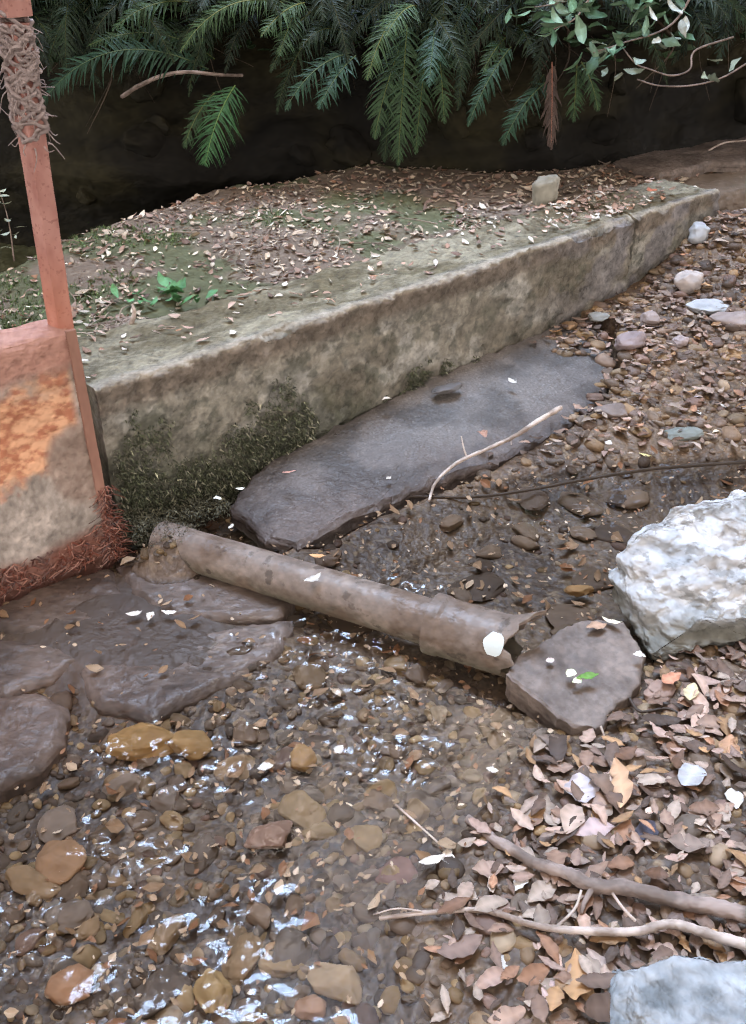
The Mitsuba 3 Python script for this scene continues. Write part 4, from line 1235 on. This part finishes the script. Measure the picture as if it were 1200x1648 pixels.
obj('slab_twig', tube([(0.566, 1.514, 0.030), (0.582, 1.466, 0.030), (0.645, 1.475, 0.030), (0.682, 1.438, 0.030)], .004, .002, n=20, sides=6, rough=.3), 'm_dark_stick', smooth=True, label='dark twig in the leaves right of the flat slab', cat='twig')
sb = thing('dry_stub', 'pale dry root stub with frayed fibres standing behind the wall near the post', 'root')
obj('stub', tube([(-0.732, 2.626, 0.440), (-0.713, 2.619, 0.470), (-0.702, 2.621, 0.500), (-0.708, 2.629, 0.520)], .012, .003, n=14, sides=7, rough=.3), 'm_pale_stick', sb, smooth=True)
gl = np.random.default_rng(8)
base = np.array((-0.740, 2.621, 0.440))
mesh_ = []
for k in range(70):
    b0 = base + [gl.normal() * .05, gl.normal() * .03, .003]
    v, f = tube([b0, b0 + [gl.normal() * .02, gl.normal() * .02, .012], b0 + [gl.normal() * .035, gl.normal() * .03, .012 * gl.random()]], .0022, .001, n=6, sides=4)
    mesh_.append((v, f, v * 0))
mv, mc = join(mesh_)
obj('fibres', mv, 'm_pale_stick', sb, smooth=True)

# ------------------------------------------------------------------ leaves
gl = np.random.default_rng(64)


def put_leaf(x, y, z, L, W, yaw, seed, c, g, tilt=.25, curl=.25, m=6):
    v, f = leaf(L, W, seed, curl=curl, m=m)
    R = rotz(yaw) @ rot([1, 0, 0], g.normal() * tilt) @ rot([0, 1, 0], g.normal() * tilt * .7)
    v = v @ R.T
    v[:, 2] -= v[:, 2].min() * .8
    return v + [x, y, z], f, leaf_colors(v, c, g)


cand = []
for k in range(7600):
    x, y = gl.uniform(.05, 2.6), gl.uniform(.4, 5.2)
    if k % 5 == 1:
        x, y = gl.uniform(.6, 2.3), gl.uniform(2.5, 4.8)
    if k % 5 == 0:
        x, y = gl.uniform(.1, 1.2), gl.uniform(.6, 1.75)
    sd = float(SD(x, y))
    hw_ = (x - W0[0]) * WN[0] + (y - W0[1]) * WN[1]
    if (sd < .01 and not apron_full.contains(shapely.Point(x, y))) or (hw_ > -.03 and x < 1.55) or apron_pg.contains(shapely.Point(x, y)):
        continue
    if screen_share((x, y, 0.05)) == 0 and gl.random() > .2:
        continue
    if sd < .09 and gl.random() < .75 - sd * 5:
        continue
    L = gl.uniform(.014, .050) * (1.4 if gl.random() < .3 else 1)
    if y < 1.8 and gl.random() < .3:
        L *= 1.3
    cand.append((x, y, L, sd))
order = sorted(range(len(cand)), key=lambda i: -cand[i][2] * float(screen_share((cand[i][0], cand[i][1], 0))))
single = set(order[:270])
rest = []
for i, (x, y, L, sd) in enumerate(cand):
    c = BROWNS[gl.integers(len(BROWNS))] * gl.uniform(.35, 1.3)
    if gl.random() < .10:
        c = np.array([.34, .20, .10]) * gl.uniform(.6, 1.1)
    if gl.random() < .13:
        c = np.array([.30, .235, .185]) * gl.uniform(.8, 1.15)
    m = put_leaf(x, y, top_z(x, y) + .008 + .018 * gl.random(), L, L * gl.uniform(.3, .62), gl.uniform(0, 6.28), i, c, gl, tilt=.18, m=9 if i in single else 5)
    if i in single:
        obj('dead_leaf', m[:2], 'm_tint', smooth=True, color=m[2], label=('large ' if L > .055 else 'small ' if L < .04 else '') + tone(m[2].mean(0)) + ' dead leaf ' + zone(x, y).replace('in the pool', 'at the pool').replace('in the ', 'at the edge of the '), cat='leaf', group='dead leaves on the right bank')
    else:
        rest.append(m)
mv, mc = join(rest)
obj('leaf_litter', mv, 'm_tint', color=mc, label='brown leaf litter covering the right bank', cat='leaf litter', kind='stuff')

# litter on the terrace and on the wall top
rest = []
for k in range(17000):
    x, y = gl.uniform(-1.9, 2.2), gl.uniform(2.3, 5.5)
    hw_ = (x - W0[0]) * WN[0] + (y - W0[1]) * WN[1]
    pt_ = shapely.Point(x, y)
    if hw_ < .36 or not plat.contains(pt_):
        continue
    dens = .62 + .9 * float(nz([[x, y, 0]], 4.5, 3, 9)[0]) + .22 * (y > 3.2)
    if gl.random() > dens:
        continue
    L = .010 + .022 * gl.random() + .030 * gl.random() ** 5
    t = gl.random()
    if gl.random() < .02:
        a_, l_ = gl.uniform(0, 6.28), gl.uniform(.05, .2)
        p0 = np.array([x, y, float(PH(x, y)) + .008])
        d_ = np.array([math.cos(a_), math.sin(a_), 0]) * l_
        v, f = tube([p0, p0 + d_ * .5 + [0, 0, .008], p0 + d_ + gl.normal(size=3) * .01], .003, .0015, n=8, sides=5)
        rest.append((v, f, np.tile(np.array([.22, .17, .13]) * gl.uniform(.5, 1.4), (len(v), 1))))
        continue
    c = np.array([.42, .34, .25]) if t < .38 else (np.array([.60, .54, .44]) if t < .47 else BROWNS[gl.integers(len(BROWNS))])
    rest.append(put_leaf(x, y, float(PH(x, y)) + .003 + .006 * gl.random(), L, L * gl.uniform(.35, .6), gl.uniform(0, 6.28), k, c * gl.uniform(.7, 1.2), gl, tilt=.35, m=3))
mv, mc = join(rest)
obj('terrace_litter', mv, 'm_tint', color=mc, label='fine tan and brown leaf litter strewn over the silt terrace', cat='leaf litter', kind='stuff')
rest = []
for k in range(420):
    s_ = gl.uniform(.0, 2.9) if k < 170 else gl.normal(2.35, .22)
    h_ = gl.uniform(.06, .34)
    if s_ > 2.95 or s_ < 0:
        continue
    p = wall_pt(s_, h_, ZT + .004 + (.012 * gl.random() if k >= 170 else 0))
    L = gl.uniform(.014, .045)
    c = BROWNS[gl.integers(len(BROWNS))] * gl.uniform(.8, 1.5) if gl.random() < .8 else np.array([.5, .46, .4])
    rest.append(put_leaf(*p, L, L * .5, gl.uniform(0, 6.28), k, c, gl, tilt=.3, m=3))
mv, mc = join(rest)
obj('wall_top_litter', mv, 'm_tint', color=mc, label='leaf scraps lying on the top of the concrete wall, thickest at its far end', cat='leaf litter', kind='stuff')
# bits of pale debris under and on the water
rest = []
for k in range(4300):
    x, y = gl.uniform(-1.1, 1.2), gl.uniform(.5, 2.7)
    sd = float(SD(x, y))
    if sd > 0.02 or screen_share((x, y, 0)) == 0:
        continue
    L = gl.uniform(.006, .02) * (2.4 if gl.random() < .14 else 1)
    c = np.array([.24, .165, .105]) if gl.random() < .6 else (np.array([.42, .33, .24]) if gl.random() < .3 else np.array([.19, .10, .055]))
    if L > .022:
        c = c * np.array([.72, .66, .6])
    if math.exp(-((x + .62) / .36) ** 2 - ((y - 1.80) / .26) ** 2) > .25 and gl.random() < .8:
        continue
    rest.append(put_leaf(x, y, float(H(x, y)) + .014 + .014 * gl.random(), L, L * gl.uniform(.4, .7), gl.uniform(0, 6.28), k, c, gl, tilt=.4, m=3))
mv, mc = join(rest)
obj('stream_debris', mv, 'm_under', color=mc, label='scraps of tan leaf lying under the shallow water', cat='leaf debris', kind='stuff')

WHITE, CREAM, YEL, PINK = (.56, .53, .48), (.66, .58, .42), (.58, .50, .22), (.46, .37, .36)
for (x, y, z), L, W, yaw, c, lab in (
    ((0.484, 2.966, 0.115), .042, .020, 2.2, WHITE, 'white petal lying on the apron near its middle'),
    ((0.045, 2.774, 0.140), .034, .016, .4, WHITE, 'white petal at the crack between wall and apron'),
    ((0.759, 2.641, 0.050), .028, .024, 1.0, WHITE, 'round white petal in the wet gravel right of the apron stick'),
    ((1.103, 2.837, 0.060), .032, .018, 2.0, WHITE, 'white petal above the flat greenish stone, second from the right'),
    ((1.206, 2.884, 0.060), .030, .017, -.8, WHITE, 'white petal nearest the right edge of the wet gravel'),
    ((1.127, 2.941, 0.070), .030, .019, 1.4, (.62, .54, .53), 'pinkish white petal just above the white petal of the wet gravel'),
    ((1.136, 2.732, 0.040), .034, .014, .4, CREAM, 'cream petal below the other petals of the wet gravel'),
    ((0.875, 2.613, 0.020), .040, .015, -.3, YEL, 'narrow yellow leaf at the water edge above the dark root'),
    ((1.111, 3.115, 0.080), .058, .030, .1, YEL, 'yellow leaf between the mauve wedge stone and the right edge'),
    ((1.266, 3.099, 0.080), .036, .032, 1.2, YEL, 'small yellow leaf right of the larger yellow leaf'),
    ((1.166, 3.214, 0.090), .030, .018, .3, WHITE, 'whitish leaf just above the larger yellow leaf'),
    ((-0.148, 1.834, 0.112), .050, .024, .6, WHITE, 'torn white petal stuck on top of the pipe'),
    ((-0.141, 1.948, 0.100), .045, .018, -.2, (.55, .30, .14), 'orange leaf on the back of the pipe'),
    ((-0.599, 1.822, 0.012), .042, .018, .4, WHITE, 'left white petal of the row floating left of the pipe'),
    ((-0.555, 1.812, 0.012), .030, .018, 1.3, WHITE, 'middle white petal of the row floating left of the pipe'),
    ((-0.512, 1.827, 0.012), .040, .018, -.1, WHITE, 'right white petal of the row floating left of the pipe'),
    ((-0.072, 1.377, 0.008), .026, .022, .9, WHITE, 'round white petal floating in the middle of the riffle'),
    ((-0.222, 1.328, 0.008), .034, .020, .2, WHITE, 'white petal floating just right of the blue glints'),
    ((0.246, 1.320, 0.010), .026, .015, -.2, WHITE, 'white petal at the water edge below the flat slab'),
    ((0.109, 1.095, 0.020), .052, .024, .3, (.72, .64, .54), 'left half of the crumpled white petals beside the thick branch'),
    ((0.138, 1.102, 0.020), .036, .024, 1.6, (.74, .68, .60), 'right half of the crumpled white petals beside the thick branch'),
    ((0.227, 0.889, 0.030), .044, .032, .2, WHITE, 'large white petal below the pale branch'),
    ((0.264, 1.034, 0.040), .040, .026, .8, WHITE, 'white petal under the end of the thick branch'),
    ((0.695, 1.205, 0.060), .050, .032, 1.5, WHITE, 'big white petal near the right edge above the thick branch'),
    ((-0.392, 2.142, 0.060), .028, .014, 1.3, WHITE, 'white petal in the moss above the buried end of the pipe'),
    ((-0.370, 2.212, 0.140), .026, .014, .3, (.66, .66, .58), 'pale petal in the moss of the wall, upper of two'),
    ((-0.432, 2.192, 0.120), .026, .014, -.3, (.66, .66, .58), 'pale petal in the moss of the wall, lower of two'),
    ((-0.246, 2.354, 0.110), .040, .016, .3, (.42, .22, .17), 'reddish leaf where the moss meets the apron'),
    ((0.047, 2.402, 0.060), .022, .014, .8, WHITE, 'tiny white petal on the lower edge of the apron'),
    ((0.441, 1.547, 0.066), .030, .022, .9, (.72, .76, .50), 'pale yellow petal beside a green leaf on the flat slab'),
    ((0.451, 1.525, 0.064), .024, .018, .4, (.72, .76, .50), 'lower pale yellow petal on the flat slab'),
    ((0.476, 1.535, 0.066), .050, .020, .1, (.12, .24, .05), 'small green leaf on the flat slab'),
    ((0.606, 1.602, 0.070), .028, .020, -.3, WHITE, 'white petal on the right corner of the flat slab'),
    ((0.570, 1.721, 0.070), .050, .020, -.6, CREAM, 'cream leaf on the back edge of the flat slab'),
    ((0.530, 1.705, 0.070), .055, .026, .3, (.42, .27, .18), 'tan leaf on the back edge of the flat slab'),
    ((0.403, 1.596, 0.060), .022, .016, .3, (.5, .42, .38), 'pinkish scrap on the slab near the mouth of the pipe'),
    ((0.344, 2.603, 0.100), .052, .034, 2.0, (.30, .17, .12), 'reddish brown leaf behind the stick on the apron'),
    ((0.100, 1.771, 0.010), .02, .012, 1, CREAM, 'cream scrap floating beside the pipe'),
    ((0.407, 1.229, 0.055), .078, .060, 1.5, (.46, .41, .42), 'large round greyish pink leaf left of the long tan leaf'),
    ((0.485, 1.235, 0.060), .118, .046, 1.45, (.40, .25, .15), 'long tan leaf lying upright beside the round greyish leaf'),
    ((0.628, 1.258, 0.060), .078, .055, .9, (.38, .38, .39), 'broad bluish grey leaf near the right edge below the boulder'),
    ((0.665, 1.548, 0.050), .055, .034, .5, (.44, .20, .12), 'orange leaf between the flat slab and the white boulder'),
    ((0.697, 1.497, 0.055), .055, .030, 1.1, (.50, .42, .26), 'yellowish leaf below the white boulder'),
    ((0.725, 1.331, 0.060), .075, .040, 1.2, (.42, .24, .14), 'orange brown leaf at the right edge below the boulder'),
    ((0.412, 1.137, 0.055), .085, .040, .2, (.40, .30, .28), 'pinkish leaf above the thick branch'),
    ((0.511, 1.134, 0.050), .070, .040, .5, (.06, .055, .07), 'dark wet leaf right of the pinkish leaf'),
    ((0.378, 0.864, 0.055), .085, .030, 2.2, (.36, .27, .22), 'tan leaf tucked beneath the pale branch'),
    ((0.333, 0.835, 0.050), .080, .028, 2.0, (.28, .18, .10), 'amber leaf left of the pale corner boulder'),
    ((0.286, 0.825, 0.050), .050, .034, .6, (.45, .34, .31), 'pinkish leaf left of the amber leaf'),
    ((1.166, 4.006, 0.500), .060, .040, .6, (.40, .15, .09), 'red brown leaf on the far end of the wall top'),
):
    v, f, c_ = put_leaf(x, y, z, L, W, yaw, int(x * 700 + y * 311) % 4000, c, gl, tilt=.12, curl=.2, m=8)
    w_ = 'petal' in lab
    obj('petal' if w_ else 'fallen_leaf', (v, f), 'm_tint', color=c_, label=lab, cat='petal' if w_ else 'leaf')

pl = thing('green_plant', 'small bright green plant growing on the terrace behind the wall', 'plant')
c0 = np.array((-0.689, 2.997, 0.400))
for k in range(26):
    a, L = gl.uniform(0, 6.28), gl.uniform(.04, .075)
    v, f = leaf(L, L * .5, 700 + k, m=4)
    v = (v + [L / 2 + .01, 0, 0]) @ (rotz(a) @ rot([0, 1, 0], -gl.uniform(.1, .8))).T + c0 + [gl.normal() * .06, gl.normal() * .05, .005]
    obj('leaf', (v, f), 'm_foliage', pl, color=leaf_colors(v, (.10, .23, .10), gl))
# moss on the left of the terrace
q = np.column_stack([gl.uniform(-1.7, -.3, 5000), gl.uniform(2.4, 4.2, 5000)])
hw_ = (q[:, 0] - W0[0]) * WN[0] + (q[:, 1] - W0[1]) * WN[1]
k = (hw_ > .35) & shapely.contains_xy(plat, q[:, 0], q[:, 1]) & (nz(np.column_stack([q, q[:, :1] * 0]), 3.2, 3, 6) + (-.75 - q[:, 0]) * .5 > .12)
q = q[k]
pts = np.column_stack([q, PH(q[:, 0], q[:, 1])])
v, f, c = tufts(pts, np.tile([0, 0, 1.0], (len(pts), 1)), .016, gl, (.085, .125, .05), blades=4, spread=.7, droop=0)
obj('terrace_moss', (v, f), 'm_tint', color=c, label='green moss patches on the left side of the terrace', cat='moss', kind='stuff')

# ------------------------------------------------------------------ unseen trees, added to shade the stream and break up its reflections
gt = np.random.default_rng(18)
for k, (x, y, z0, h, R, nb) in enumerate(((-5.4, 9.2, 3.0, 7.0, 4.9, 20), (-.4, 15.5, 4.6, 6.5, 5.0, 18), (5.6, 9.6, 3.1, 7.0, 4.8, 20), (-6.6, 2.6, .1, 9.0, 5.6, 22), (6.7, 2.4, .1, 9.0, 5.6, 22),
                                          (-6.2, -4.4, .1, 9, 5.4, 20), (6.4, -4.6, .1, 9.2, 5.4, 20), (.6, -12.5, .1, 9, 5.0, 18), (-12, 6, .5, 10, 6, 16), (12, 5, .5, 10, 6, 16))):
    t = thing('added_shade_tree', 'unseen leafy tree added above the stream to cast shade', 'tree', 'unseen trees added to shade the stream')
    obj('trunk', tube([(x, y, z0 - .4), (x + .1, y, z0 + h * .4), (x - .1, y + .1, z0 + h * .9)], .24, .08, n=24, sides=10, rough=.15, seed=k), 'm_bark', t, smooth=True)
    mesh_, lv = [], []
    for q in range(nb):
        a = 6.283 * (q + gt.uniform(-.3, .3)) / nb * 2
        zb = z0 + h * gt.uniform(.28, .9)
        rr = R * gt.uniform(.55, 1) * (1.05 - .35 * abs((zb - z0) / h - .55))
        e = np.array([x + rr * math.cos(a), y + rr * math.sin(a), zb + gt.uniform(.2, 1.4)])
        v, f = tube([(x, y, zb), ((x + e[0]) / 2, (y + e[1]) / 2, (zb + e[2]) / 2 + .3), e], .06, .012, n=12, sides=6)
        mesh_.append((v, f, v * 0))
        for c_ in range(8):
            u = gt.uniform(.2, 1.0)
            cc = np.array([x, y, zb]) * (1 - u) + e * u + gt.normal(size=3) * [.7, .7, .4]
            n = 62
            p = cc + gt.normal(size=(n, 3)) * [.50, .50, .34]
            d1 = unit(gt.normal(size=(n, 3)) * [1, 1, .4])
            d2 = unit(np.cross(d1, gt.normal(size=(n, 3)) * [.5, .5, 1]))
            s_ = gt.uniform(.14, .25, (n, 1))
            lv.append(np.stack([p - d1 * s_, p + d2 * s_ * .5, p + d1 * s_, p - d2 * s_ * .5], 1).reshape(-1, 3))
    mv, mc = join(mesh_)
    obj('limbs', mv, 'm_bark', t, smooth=True)
    v = np.vstack(lv)
    f = np.arange(len(v)).reshape(-1, 4)
    col = np.repeat(np.array([.045, .08, .03])[None] * np.exp(gt.normal(size=(len(v) // 4, 1)) * .3), 4, 0)
    obj('crown', (v, f), 'm_foliage', t, color=col)
